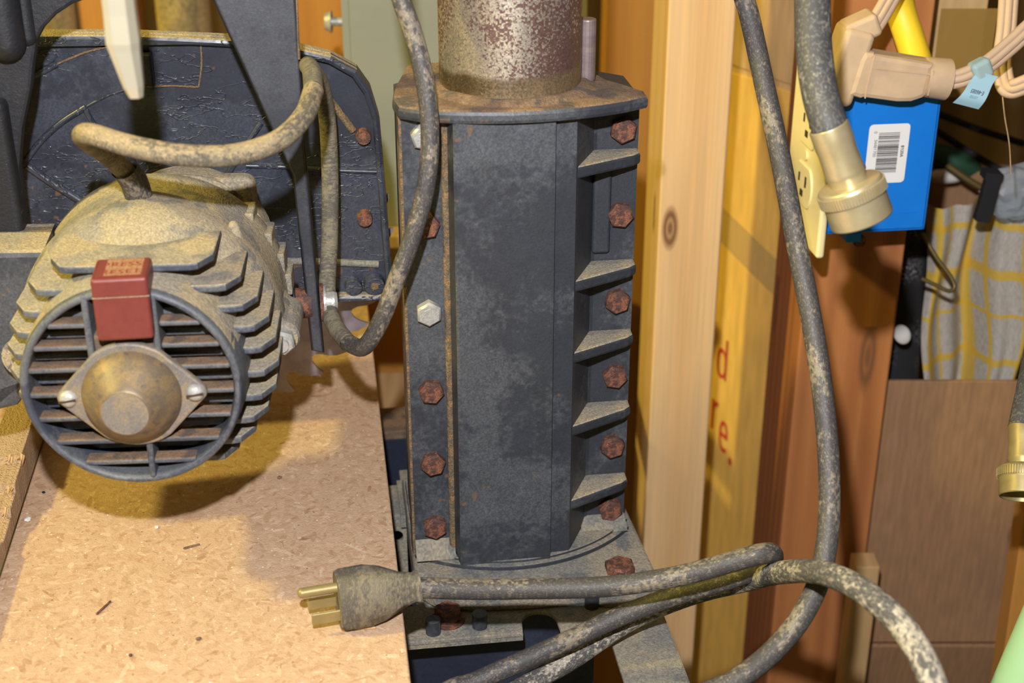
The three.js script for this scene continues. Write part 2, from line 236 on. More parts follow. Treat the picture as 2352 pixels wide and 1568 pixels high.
// ---------------------------------------------------------------- saw column
const col = sawFrame(thing('saw_column', 'dark grey cast iron saw column with steel tube, bolted flanges and base frame', 'saw column'));
{
  const body = exY([[-0.059, 0.030], [-0.0385, 0.030], [-0.0365, 0.034], [-0.0345, 0.0445], [-0.033, 0.0455], [0.0168, 0.0455], [0.0178, 0.0415], [0.0285, 0.0405], [0.0303, 0.0375], [0.0425, 0.013], [0.0445, 0.012], [0.0665, 0.012], [0.0665, -0.03], [0.045, -0.05], [-0.04, -0.05], [-0.059, -0.03]], -0.05, 0.2245);
  const casting = part('column_casting', body, M.paint, col);
  part('rusty_seam', [cylY(0.0024, 0.0024, -0.036, 0.2243, -0.0372, 0.0322, 10), bx(-0.0385, -0.0355, -0.036, 0.2243, 0.0295, 0.0335)], M.rustLine, casting);
  part('flange_edge', bx(-0.0604, -0.0588, -0.045, 0.224, 0.012, 0.0293), M.rustLine, casting);
  part('raised_pad', bx(0.0425, 0.0525, 0.139, 0.192, 0.0, 0.0155, 0.002), M.paint, casting);
  for (const y of [0.197, 0.134, 0.092, 0.047, -0.001])
    dustyPart('rib', exY([[0.029, 0.0395], [0.0625, 0.0232], [0.0662, 0.0195], [0.0665, 0.011], [0.029, 0.011]], y - 0.0066, y, 0.0016), M.paint, M.dust, casting, 0.8);
  const headsL = [[0.2143, 'zinc'], [0.1665, 'rust'], [0.1173, 'zinc'], [0.0705, 'rust'], [0.0253, 'rust'], [-0.0162, 'rust']];
  headsL.forEach(([y, k], i) => { const b = part('bolt', hexHead(0.0122, 0.0058, 0.3 + i * 0.37), M[k], casting); b.position.set(-0.0476 + rr(-0.0004, 0.0004), y, 0.0298); if (k === 'zinc') b.userData.label = 'bright zinc bolt head'; });
  [0.2078, 0.1606, 0.11, 0.0636, 0.0183, -0.0246].forEach((y, i) => { const b = part('bolt', hexHead(0.0125, 0.0058, 0.9 + i * 0.5), M.rust, casting); b.position.set(0.0578, y, 0.0118); });
  // top cap
  const capPts = [[-0.0605, 0.0], [-0.0625, 0.02], [-0.0605, 0.0345], [-0.052, 0.0405], ...arc(-0.001, -0.088, 0.1385, 1.94, 1.15, 14).map(([x, z]) => [x, z]), [0.066, 0.0325], [0.0665, 0.022], [0.059, 0.008], [0.052, -0.002], [0.04, -0.05], [-0.05, -0.05]];
  dustyPart('top_cap', exY(capPts, 0.2238, 0.2308, 0.0022), M.paint, M.plateDust, col, 0.9);
  // heaps of sawdust around the tube
  const heap = new THREE.CylinderGeometry(0.039, 0.0455, 0.0032, 72, 3); { const p = heap.attributes.position; for (let i = 0; i < p.count; i++) if (p.getY(i) > -0.001) { const a = Math.atan2(p.getZ(i), p.getX(i)); p.setY(i, p.getY(i) * (0.3 + 1.1 * fbm(a / 6.283, 0.3, 16, 4, 3, 7))); } heap.computeVertexNormals(); }
  part('sawdust_heap', heap.translate(0, 0.2318, 0), M.plateDust, col).userData.kind = 'stuff';
  const tg = new THREE.CylinderGeometry(0.0368, 0.0368, 0.42, 96, 1).rotateY(Math.PI).translate(0, 0.2308 + 0.21, 0); tg.userData.own = true;
  { const uv = tg.attributes.uv; for (let i = 0; i < uv.count; i++) uv.setXY(i, uv.getX(i) * 2 + 0.25, uv.getY(i) * 3.0); }
  part('steel_tube', tg, M.tube, col);
  dustyPart('key_bar', [exY([...arc(0.0402, 0.0, 0.0046, 0, 6.283, 20).slice(0, 20)], 0.2308, 0.2635, 0.001)], M.rawSteelBar, M.brownDust, col, 0.8);
  // foot: two stepped collars and the base plate
  const clip = (r, cz) => [[-0.0595, -0.05], ...arc(-0.002, cz, r, Math.PI - Math.acos(0.0575 / r), Math.acos(0.0705 / r), 24), [0.0685, -0.05]];
  const collar = dustyPart('foot_collar', [exY(clip(0.0888, -0.042), -0.05, -0.0332, 0.0006), exY(clip(0.0925, -0.042), -0.055, -0.0346, 0.0006)], M.paint, M.greyDust, col, 0.8);
  const wedge = (x0, x1, z0, z1, y0, y1) => exZ([[-z1, y0], [-z0, y1], [-z0, y0]], x0, x1).rotateY(Math.PI / 2);
  part('flange_fillet', [wedge(-0.059, -0.0365, 0.029, 0.0395, -0.034, -0.0245), wedge(0.0395, 0.0665, 0.011, 0.024, -0.034, -0.0285)], M.greyDust, collar);
  const foot = part('foot_plate', exY([[-0.061, -0.06], [-0.061, 0.0445], [-0.05, 0.0585], [-0.03, 0.0635], [0.0, 0.0655], [0.036, 0.065], [0.045, 0.070], [0.0755, 0.074], [0.070, -0.06]], -0.0548, -0.0372, 0.0022), M.greyDust, col);
  const fb = part('bolt', hexHead(0.0155, 0.0045).map((g) => g.rotateX(-Math.PI / 2)), M.rust, foot); fb.position.set(0.0548, -0.0372, 0.058);
  const fw = part('washer', cylY(0.0095, 0.0095, -0.0549, -0.0530, -0.0445, 0.0685), M.rust, foot); const fn = part('bolt', hexHead(0.014, 0.007).map((g) => g.rotateX(-Math.PI / 2)), M.rust, foot); fn.position.set(-0.0445, -0.0532, 0.0685); fw.userData.label = 'rusty washer';
  // sheet steel base frame
  const notch = arc(0.006, 0.0765, 0.0098, Math.PI, 0, 14).map(([x, z]) => [x, 0.0765 - (z - 0.0765)]);
  const frame = part('base_frame', [exY([[-0.30, 0.0855], [-0.0045, 0.0855], ...notch.map(([x, z]) => [x, z]), [0.0163, 0.0855], [0.042, 0.0855], [0.0425, 0.40], [0.0762, 0.40], [0.0752, -0.40], [0.0415, -0.40], [0.0415, -0.10], [-0.0608, -0.10], [-0.0608, 0.052], [-0.30, 0.052]], -0.0575, -0.0548, 0.0006), bx(-0.30, -0.0045, -0.060, -0.0575, 0.079, 0.0853), bx(0.0748, 0.0762, -0.085, -0.0552, -0.40, 0.40)], M.greyDust, col);
  for (const [x, z] of [[-0.0535, 0.0785], [-0.0275, 0.0765], [0.0375, 0.0665]]) part('stud', cylY(0.0042, 0.0042, -0.0548, -0.046, x, z, 16), M.paint, frame);
  part('front_panel', bx(-0.30, 0.0415, -0.30, -0.0585, 0.055, 0.058), M.navy, col);
  part('inner_pan', bx(-0.30, 0.0415, -0.163, -0.160, -0.118, 0.055), M.navy, col);
  part('rear_rail', bx(-0.30, 0.0415, -0.11, -0.052, -0.184, -0.148, 0.001), M.brownDust, col);
  part('rear_rail_face', bx(-0.30, 0.0415, -0.14, -0.058, -0.148, -0.1455), M.navy, col);
  part('cross_panel', bx(-0.30, 0.0415, -0.20, -0.085, -0.12, -0.118), M.navy, col);
  const br = part('side_bracket', [bx(-0.11, -0.0605, -0.0548, -0.049, -0.072, -0.035, 0.001), exZ([[-0.11, -0.11], [-0.0605, -0.11], [-0.0605, -0.05], [-0.11, -0.05]], -0.037, -0.0345, 0, [arc(-0.0668, -0.064, 0.0042, 0, 6.283, 16)])], M.greyDust, col);
  part('bracket_lip', bx(-0.064, -0.0605, -0.0549, -0.046, -0.072, -0.03), M.greyDust, br);
}

// ---------------------------------------------------------------- saw head: motor, blade, guard, yoke
const head = sawFrame(thing('saw_motor', 'dusty finned saw motor with red button, blade guard and yoke', 'saw motor'));
const MX = -0.192, MY = 0.127;
{
  const motor = part('motor_housing', latheZ([[0.0, 0.084], [0.0495, 0.084], [0.0515, 0.086], [0.0545, 0.0775], [0.0595, 0.069], [0.0630, 0.061], [0.0648, 0.053], [0.0650, 0.044], [0.0636, 0.040], [0.0636, 0.018], [0.0648, 0.014], [0.0648, 0.004], [0.061, 0.0], [0.046, -0.004], [0.0, -0.004]], MX, MY, 96), M.shell, head); motor.rotation.y = -0.067; motor.position.set(MX, 0, 0.12).sub(V(MX, 0, 0.12).applyAxisAngle(V(0, 1, 0), -0.067));
  part('rear_hub', [cylZ(0.036, 0.034, -0.06, -0.002, MX + 0.012, MY - 0.01, 40), cylZ(0.0435, 0.0435, -0.018, -0.002, MX + 0.012, MY + 0.018, 40), bx(MX + 0.01, MX + 0.049, MY + 0.01, MY + 0.0585, -0.018, -0.002, 0.006)], M.dust, motor);
  // front bell with louvres
  part('front_bell', latheZ([[0.0465, 0.086], [0.0462, 0.1175], [0.0472, 0.120], [0.0492, 0.1203], [0.0503, 0.1185], [0.0512, 0.108], [0.0517, 0.098], [0.0517, 0.086]], MX, MY, 96), M.motorPaint, motor);
  part('bell_dust', latheZ([[0.05185, 0.087], [0.05185, 0.098], [0.05135, 0.108], [0.0506, 0.1165]], 0, 0, 96).toNonIndexed(), M.dust, motor); motor.children[motor.children.length - 1].position.set(MX, MY, 0);
  { const m = motor.children[motor.children.length - 1], g = m.geometry, p = g.attributes.position, keep = []; for (let i = 0; i < p.count / 3; i++) { const y = (p.getY(i * 3) + p.getY(i * 3 + 1) + p.getY(i * 3 + 2)) / 3; if (y > 0.017 + 0.004 * rnd()) keep.push(i); }
    const h = new THREE.BufferGeometry(); for (const k of ['position', 'normal', 'uv']) { const s = g.attributes[k], w = s.itemSize, d = new Float32Array(keep.length * 3 * w); keep.forEach((t, i) => d.set(s.array.subarray(t * 3 * w, (t + 1) * 3 * w), i * 3 * w)); h.setAttribute(k, new THREE.BufferAttribute(d, w)); } m.geometry = h; m.userData.label = 'sawdust settled on top of the bell'; }
  part('windings', [latheZ([[0.018, 0.0845], [0.024, 0.094], [0.036, 0.096], [0.043, 0.090], [0.044, 0.0845]], MX, MY, 40)], M.windings, motor);
  for (const dy of [0.032, 0.021, 0.0099, -0.0027, -0.0153, -0.0276, -0.039]) {
    const w = Math.sqrt(0.0468 ** 2 - dy * dy);
    const segs = dy > 0.03 ? [[-w, -0.0145], [0.0155, w]] : dy > 0.015 ? [[-w, -0.0145], [0.0155, w]] : [[-w, w]];
    for (const [a, b] of segs) dustyPart('louvre', bx(MX + a, MX + b, MY + dy - 0.0013, MY + dy + 0.0013, 0.1105, 0.1192, 0.0011), M.motorPaint, M.brownDust, motor, 0.7);
  }
  part('louvre_post', bx(MX + 0.0035, MX + 0.0065, MY - 0.0472, MY - 0.028, 0.106, 0.1205, 0.0012), M.motorPaint, motor);
  for (const x of [-0.0160, 0.0140]) part('louvre_post', bx(MX + x - 0.0015, MX + x + 0.0015, MY + 0.015, MY + 0.0475, 0.1035, 0.1205, 0.0012), M.motorPaint, motor);
  part('button_shelf', bx(MX - 0.016, MX + 0.014, MY + 0.014, MY + 0.026, 0.090, 0.1165, 0.002), M.brownDust, motor);
  // horizontal cooling fins
  const FX = MX + 0.0016, hs = [0.0525, 0.0415, 0.031, 0.0205, 0.0095, -0.003, -0.0155, -0.0275, -0.0385, -0.0475];
  for (const dy of hs) {
    const w = Math.sqrt(Math.max(0.0002, 0.0635 ** 2 - (dy - 0.001) ** 2)), f = 0.103;
    dustyPart('cooling_fin', exY([[FX - w, 0.060], [FX - w, f - 0.012], [FX - w + 0.006, f - 0.0012], [FX - w + 0.010, f], [FX + w - 0.010, f], [FX + w - 0.006, f - 0.0012], [FX + w, f - 0.012], [FX + w, 0.060]], MY + dy - 0.0018, MY + dy + 0.0018, 0.0009), M.motorPaint, M.dust, motor, 0.7);
  }
  for (const dy of [0.046, 0.0345, 0.023, 0.0115]) { const w = Math.sqrt(0.0675 ** 2 - dy * dy); part('rear_fin', bx(MX + 0.02, MX + w, MY + dy - 0.0118, MY + dy, -0.003, 0.016, 0.001), M.shell, motor); }
  part('oil_cup', [new THREE.CapsuleGeometry(0.0028, 0.007, 6, 12).rotateZ(0.25).translate(MX + 0.044, MY + 0.0475, 0.047)], M.shell, motor);
  // bearing cap
  const cx = MX + 0.0005, cy = MY - 0.002, tilt = 0.02, ear = 0.0288;
  const outline = []; for (const [a0, a1, r, ox] of [[0.95, Math.PI - 0.95, 0.0262, 0], [Math.PI - 0.55, Math.PI + 0.55, 0.0052, -ear], [Math.PI + 0.95, 2 * Math.PI - 0.95, 0.0262, 0], [-0.55, 0.55, 0.0052, ear]]) for (const [x, y] of arc(ox, 0, r, a0, a1, 14)) outline.push([x * Math.cos(tilt) - y * Math.sin(tilt) + cx, x * Math.sin(tilt) + y * Math.cos(tilt) + cy]);
  const cap = part('bearing_cap', [exZ(outline, 0.1185, 0.1225, 0.001)], M.capGrey, motor); cap.userData.label = 'grey two-eared bearing cap flange';
  const dome = part('cap_dome', latheZ([[0.0, 0.1405], [0.0098, 0.1405], [0.0114, 0.1396], [0.0124, 0.138], [0.0175, 0.1325], [0.0212, 0.1275], [0.0226, 0.1235], [0.0226, 0.1215]], cx, cy, 64), M.capDome, motor); dome.userData.label = 'brownish stepped cap dome';
  part('cap_disc', cylZ(0.0104, 0.0104, 0.1403, 0.14085, cx, cy, 40), M.capGrey, motor);
  for (const s of [-1, 1]) {
    const x = cx + s * ear * Math.cos(tilt), y = cy + s * ear * Math.sin(tilt);
    const sc = part('cap_screw', [latheZ([[0.0, 0.1255], [0.0022, 0.1252], [0.0037, 0.1242], [0.0042, 0.1225], [0.0042, 0.1215]], x, y, 24)], M.zinc, motor); sc.userData.label = 'slotted pan head screw';
    part('screw_slot', new THREE.BoxGeometry(0.0078, 0.0008, 0.0009).rotateZ(0.15).translate(x, y, 0.1254), M.slot, motor);
  }
  // ears with nuts at both sides
  for (const s of [-1, 1]) {
    const x = MX + s * 0.064, y = MY - 0.006 + (s < 0 ? -0.006 : 0);
    part('motor_ear', [exZ([...arc(x, y, 0.0085, s > 0 ? -1.9 : Math.PI - 1.3, s > 0 ? 1.3 : Math.PI + 1.9, 12), [MX + s * 0.045, MY + 0.03], [MX + s * 0.045, MY - 0.018]], 0.020, 0.058, 0.003)], M.shell, motor);
    const n = part('nut', [...hexHead(0.0118, 0.0062, 0.2), cylZ(0.0036, 0.0036, 0.005, 0.0085, 0, 0, 16)], M.zinc, motor); n.position.set(x, y, 0.058); n.userData.label = 'bright hex nut';
  }
  // pressed red button with moulded words
  const b = part('reset_button', bx(MX - 0.0108, MX + 0.0138, MY + 0.0285, MY + 0.0585, 0.1035, 0.1285, 0.0018), M.red, head); b.userData.label = 'red plastic button block';
  b.position.x = 0.0002;
  const wtx = canvasTex(256, 256, (g) => { g.fillStyle = 'rgb(112,50,44)'; g.fillRect(0, 0, 256, 256); seed = 99; for (let i = 0; i < 9000; i++) { g.fillStyle = 'rgba(176,150,104,' + rr(0.1, 0.5).toFixed(2) + ')'; g.fillRect(40 + rnd() * 200, rnd() * 230, rr(2, 7), rr(2, 5)); } g.fillStyle = 'rgba(120,44,38,0.8)'; g.font = 'bold 78px sans-serif'; g.textAlign = 'center'; g.fillText('PRESS', 128, 104); g.fillText('RESET', 128, 208); });
  const top = new THREE.PlaneGeometry(0.0205, 0.0215).rotateX(-Math.PI / 2).translate(MX + 0.0015, MY + 0.05856, 0.116); top.userData.own = true;
  part('button_top', top, mat({ map: wtx, roughness: 0.7 }), b).userData.label = 'dusty worn lettering on the button top';
  part('button_seam', bx(MX - 0.0109, MX + 0.0139, MY + 0.0495, MY + 0.0498, 0.128, 0.1287), M.dust, b);
  // strain relief of the motor cord
  part('strain_relief', [tube(px3([[322, 468, 0.715], [316, 440, 0.708], [303, 408, 0.70], [285, 385, 0.693]]).map((p) => head.worldToLocal(p.clone())), 0.0068, 20, 16)], M.cord, head);

  // blade guard: pressed shell with a rim, ridges and bosses
  const G = (u, v) => pz(u, v, -0.06), gOut = [[20, 100], [60, 84], [85, 80], [300, 80], [530, 90], [690, 112], [760, 128], [820, 160], [852, 205], [872, 270], [886, 430], [905, 690], [640, 688], [600, 700], [380, 720], [20, 720]].map(([u, v]) => G(u, v));
  const inner = [[40, 112], [85, 95], [300, 96], [530, 108], [690, 130], [755, 146], [808, 176], [836, 216], [856, 276], [868, 430], [888, 676], [640, 676], [380, 700], [40, 700]].map(([u, v]) => G(u, v));
  const guard = dustyPart('blade_guard', [exZ(gOut, -0.076, -0.064, 0.003), exZ(gOut.map(([x, y]) => [x * 0.95 - 0.006, y * 0.945 + 0.0045]), -0.118, -0.075, 0.01), exZ(gOut, -0.066, -0.058, 0.002, [inner.slice().reverse()])], M.guard, M.dust, head, 0.85);
  guard.userData.label = 'dark blue-grey saw blade guard shell';
  const ridge = (list, r, m = M.guard) => part('ridge', tube(list.map(([u, v]) => { const [x, y] = G(u, v); return V(x, y, -0.0635); }), r, 40, 8), m, guard);
  ridge([[58, 372], [90, 330], [140, 285], [195, 250]], 0.0018); ridge([[60, 385], [110, 420], [190, 470]], 0.0024);
  ridge([[565, 385], [660, 388], [780, 396], [870, 399]], 0.0014); ridge([[620, 604], [740, 606], [870, 612]], 0.0022, M.greyDust);
  ridge([[600, 285], [560, 345], [500, 440]], 0.0018); ridge([[190, 248], [205, 275], [222, 305]], 0.0016);
  ridge([[60, 186], [100, 165], [128, 150]], 0.002); ridge([[195, 250], [250, 222], [300, 207]], 0.0007); ridge([[130, 150], [200, 122], [270, 106]], 0.0007, M.rustLine);
  ridge([[330, 203], [400, 201], [455, 204]], 0.0006, M.rustLine); ridge([[456, 204], [462, 150], [460, 105]], 0.0006, M.rustLine);
  ridge([[745, 215], [780, 262], [812, 305]], 0.0022, M.rustLine);
  for (const [u, v, r, m] of [[182, 480, 0.0036, 'guard'], [838, 503, 0.0042, 'rust'], [835, 315, 0.004, 'rust'], [812, 660, 0.0048, 'guard'], [860, 655, 0.0058, 'guard']]) { const [x, y] = G(u, v); part('boss', cylZ(r, r * 1.15, -0.065, -0.0585, x, y, 20), M[m], guard); }
  { const [x, y] = G(860, 655); part('boss_hole', cylZ(0.0022, 0.0022, -0.0586, -0.0583, x, y, 14), M.rustLine, guard); const [x2, y2] = G(341, 155); part('guard_catch', bx(x2 - 0.0035, x2 + 0.0025, y2 - 0.009, y2 + 0.0085, -0.065, -0.054, 0.0012), M.black, guard); }
  // blade with hooked teeth
  const N = 34, R = 0.1185, BX = MX + 0.0145, BY = 0.1192, bp = [];
  for (let k = 0; k < N; k++) { const a = k / N * 6.283, st = 6.283 / N; for (const [t, r] of [[0, R], [0.10, R * 0.999], [0.34, R * 0.975], [0.50, R * 0.945], [0.66, R * 0.905], [0.80, R * 0.888], [0.93, R * 0.892], [1.02, R * 0.915], [1.045, R * 0.95]]) bp.push([BX + r * Math.cos(-(a + st * t)), BY + r * Math.sin(-(a + st * t))]); }
  part('saw_blade', exZ(bp.reverse(), -0.0935, -0.0912, 0), M.blade, head).userData.label = 'steel circular saw blade with hooked teeth';
  part('blade_arbor', [cylZ(0.02, 0.02, -0.0912, -0.06, BX, BY, 32)], M.brownDust, head);

  // yoke
  const Y = (u, v) => pz(u, v, 0.0);
  const yoke = part('yoke', [exZ([[490, 0], [648, 345], [672, 400], [715, 800], [745, 805], [722, 560], [702, 330], [690, 130], [681, 0], [676, -160], [-70, -160], [-70, 590], [72, 572], [58, 470], [48, 380], [55, 290], [74, 200], [80, 140], [88, 90], [104, 60], [132, 30], [170, 5], [215, -10], [430, -30], [470, -20]].map(([u, v]) => Y(u, v)), -0.005, 0.004, 0.0018)], M.black, head);
  yoke.userData.label = 'dark steel yoke arms holding the motor';
  const face = part('yoke_arm_lit_face', exZ([[496, 0], [652, 345], [676, 400], [719, 796], [741, 800], [718, 560], [698, 330], [686, 130], [677, 0], [672, -150], [440, -150]].map(([u, v]) => Y(u, v)), 0.0032, 0.0052, 0.0009), M.armLit, yoke);  // overlay on the right arm, its brighter lit front put into the colour
  part('yoke_edge_rust', exZ([[679, -120], [690, 130], [684, 130], [675, -120]].map(([u, v]) => Y(u, v)), 0.004, 0.0068, 0.0005), M.brownDust, yoke);
  for (const [u0, u1, vt, vb, z] of [[-30, 43, 60, 193, 0.02], [42, 72, 56, 178, 0.014]]) { const [xa, ya] = pz(u0, vb, z), [xb, yb] = pz(u1, vt, z); part('yoke_rib', [new THREE.CapsuleGeometry((xb - xa) / 2, 0.09, 6, 16).translate((xa + xb) / 2, ya + 0.062, z - 0.012)], M.black, yoke); }
  { const [x, y] = pz(25, 400, 0.004); part('yoke_rib', [bx(x - 0.012, x + 0.004, y - 0.05, y + 0.04, -0.002, 0.014, 0.004)], M.black, yoke); }
  // left pivot block with its recess
  const pb = (u, v) => pz(u, v, 0.04), o4 = [[-25, 576], [100, 574], [112, 590], [112, 620], [60, 905], [40, 930], [-25, 945]].map(([u, v]) => pb(u, v)), i4 = [[0, 612], [80, 608], [84, 640], [52, 860], [0, 880]].map(([u, v]) => pb(u, v));
  dustyPart('pivot_block', [exZ(o4, 0.004, 0.042, 0.003, [i4.slice().reverse()]), exZ(o4, 0.002, 0.016, 0.001)], M.paint, M.dust, yoke, 0.7);
  { const [x, y] = pb(-12, 790); part('pivot_disc', [latheZ([[0.0, 0.034], [0.010, 0.034], [0.0125, 0.026], [0.0185, 0.024], [0.0195, 0.015]], x, y, 40)], M.rustLine, yoke); }
  // right pivot: block, shaft, washers, bolt
  { const [x, y] = pz(700, 697, 0.0), bxr = (u) => pz(u, 697, 0.0)[0];
    part('pivot_block', [bx(MX + 0.052, bxr(680), y - 0.0115, y + 0.0135, -0.012, 0.012, 0.0015)], M.paint, yoke);
    part('pivot_shaft', cylX(0.0085, 0.0085, bxr(678), bxr(716), y, -0.001, 24), M.rust, yoke);
    part('washer', cylX(0.0105, 0.0105, bxr(736), bxr(744), y, -0.0005, 28), M.rust, yoke); part('washer', cylX(0.0092, 0.0092, bxr(744), bxr(750), y, -0.0005, 28), M.zinc, yoke);
    const h = part('bolt', hexHead(0.0115, 0.0062, 0.25).map((g) => g.rotateY(Math.PI / 2)), M.zinc, yoke); h.position.set(bxr(749), y, -0.0005); }
  // tapering bright lever at the front of the yoke
  const lv = [[0.0145, 0.345], [0.0145, 0.316], [0.0147, 0.305], [0.0125, 0.296], [0.0085, 0.276], [0.0062, 0.268]];
  const p0 = head.worldToLocal(at(286, 100, 0.565)); const lever = [];
  const sec = (w, y, d) => [V(-w / 2 + 0.001, y, d * 0.35), V(-w * 0.22, y, d / 2), V(w * 0.28, y, d / 2), V(w / 2, y, d * 0.15), V(w / 2, y, -d / 2), V(-w / 2, y, -d / 2)];
  const rings = [[0.0125, 0.06, 0.012], [0.0128, 0.012, 0.012], [0.0135, 0.001, 0.013], [0.0125, -0.002, 0.012], [0.0085, -0.017, 0.009], [0.0062, -0.0215, 0.006]].map(([w, y, d], i) => sec(w, y, d).map((q) => q.add(V(-0.0008 + Math.max(0, -y) * 0.12, 0, 0))));
  const pos = []; for (let i = 0; i + 1 < rings.length; i++) for (let k = 0; k < 6; k++) { const a = rings[i][k], b2 = rings[i][(k + 1) % 6], c = rings[i + 1][k], d = rings[i + 1][(k + 1) % 6]; pos.push(a, c, b2, b2, c, d); }
  const last = rings[rings.length - 1]; for (let k = 1; k < 5; k++) pos.push(last[0], last[k + 1], last[k]);
  const lg = new THREE.BufferGeometry(); lg.setAttribute('position', new THREE.BufferAttribute(new Float32Array(pos.flatMap((q) => [q.x, q.y, q.z])), 3)); lg.computeVertexNormals(); lever.push(lg);
  const lm = part('clamp_lever', lever, M.chrome, head); lm.position.copy(p0); lm.userData.label = 'bright faceted clamp lever';
  part('lever_stem', [cylY(0.004, 0.004, 0.058, 0.11, 0, 0, 16), bx(-0.006, 0.006, 0.104, 0.114, -0.26, 0.006, 0.002)], M.black, lm);
}

// ---------------------------------------------------------------- tables and fence
{
  const t = sawFrame(single('particleboard_table', bx(-0.2775, -0.0722, -0.0245, 0, -0.62, 0.42, 0.0012), M.chipboard, 'tan particleboard saw table scattered with fine sawdust', 'table'));
  const ft = sawFrame(single('front_table_board', bx(-0.75, -0.2965, -0.0245, 0, -0.62, 0.42, 0.0012), M.chipboard, 'particleboard front table on the far side of the wooden fence', 'table'));
  const f = sawFrame(thing('saw_fence', 'notched wooden fence strip standing along the particleboard table', 'fence'));
  // profile along z with saw kerfs and splintered steps in the near end
  const top = [[-0.6, 0.024], [-0.045, 0.024], [-0.04, 0.0235], [-0.012, 0.023], [-0.010, 0.0195], [0.012, 0.019], [0.0135, 0.0145], [0.030, 0.0135], [0.032, 0.010], [0.055, 0.009], [0.06, 0.012], [0.3, 0.012]];
  const side = exZ([[-0.6, 0.0003], ...top, [0.3, 0.0003]].map(([z, y]) => [-z, y]).reverse(), 0, 0.0185, 0.0006).rotateY(Math.PI / 2).translate(-0.296, 0, 0);
  part('fence_strip', side, M.endGrain, f);
  for (const [z, y, n] of [[-0.011, 0.021, 9], [0.013, 0.016, 9], [0.031, 0.0115, 7]]) { const list = []; for (let k = 0; k < n; k++) list.push(new THREE.ConeGeometry(rr(0.0004, 0.001), rr(0.003, 0.008), 5).rotateX(rr(1.1, 2.0)).translate(rr(-0.286, -0.2765), y + rr(-0.002, 0.002), z + rr(0, 0.003))); part('splinters', list, M.oldPine, f).userData.kind = 'stuff'; }
}
// crumbs on the table
const tableAt = (u, v, y = 0) => { const r = ray(u, v), t = (y - EYE) / r[1]; return V(r[0] * t, y, r[2] * t); };
for (const [u, v, w, l, a, m, lab] of [[238, 1395, 0.0006, 0.011, 1.2, 'rust', 'thin dark twig lying on the particleboard table'], [828, 1442, 0.0007, 0.014, 0.05, 'oldPine', 'tan wood sliver beside the plug on the table'], [440, 1254, 0.0006, 0.008, 0.5, 'brownDust', 'short brown splinter in the middle of the table']]) {
  const p = tableAt(u, v, w); single('wood_splinter', new THREE.CapsuleGeometry(w, l, 3, 6).rotateZ(Math.PI / 2).rotateY(a).translate(p.x, p.y, p.z), M[m], lab, 'splinter', 'splinters on the table');
}
for (const [u, v, r, m, lab] of [[64, 1192, 0.0018, 'white', 'white chip lying close to the wooden fence'], [360, 1210, 0.0012, 'white', 'white crumb below the motor shadow'], [642, 1096, 0.0014, 'brownDust', 'dark round crumb between motor and column'], [100, 1130, 0.001, 'soot', 'black speck beside the wooden fence'], [456, 1466, 0.0012, 'brownDust', 'brown chip near the front of the table'], [300, 1504, 0.001, 'rust', 'reddish crumb near the front of the table']]) {
  const p = tableAt(u, v, r * 0.5); single('crumb', new THREE.DodecahedronGeometry(r, 0).scale(1.3, 0.6, 1).rotateY(u).translate(p.x, p.y, p.z), M[m], lab, 'crumb', 'crumbs on the table');
}

// ---------------------------------------------------------------- cords
{
  const pts = px3([[322, 470, 0.713], [300, 412, 0.70], [255, 362, 0.684], [210, 330, 0.664], [190, 311, 0.645], [212, 309, 0.632], [300, 335, 0.627], [420, 356, 0.627], [540, 355, 0.636], [640, 322, 0.647], [698, 266, 0.662], [720, 208, 0.68], [716, 165, 0.70], [708, 152, 0.724], [734, 190, 0.755], [750, 260, 0.775], [758, 400, 0.79], [757, 550, 0.795], [752, 680, 0.79], [766, 742, 0.775], [800, 788, 0.755], [835, 797, 0.74], [872, 742, 0.728], [912, 640, 0.718], [950, 535, 0.71], [978, 430, 0.702], [988, 320, 0.696], [978, 200, 0.69], [953, 90, 0.685], [922, 0, 0.68], [895, -90, 0.68]]); pts.push(...rise(pts[pts.length - 1], 1.3, -0.06, -0.08).reverse());
  const o = thing('motor_cord', 'thick dusty rubber cord looping from the motor round the yoke arm', 'cord');
  dustyPart('dusty_length', tube(pts.slice(0, 12), 0.0049, 420, 30), M.plug, M.cordTan, o, -0.1, 1.3).userData.label = 'sawdust-coated stretch of cord';
  part('lower_length', tube(pts.slice(11, 21), 0.0047, 160, 16), M.plug, o); part('upper_length', tube(pts.slice(20), 0.0046, 500, 16), M.cord, o);
}
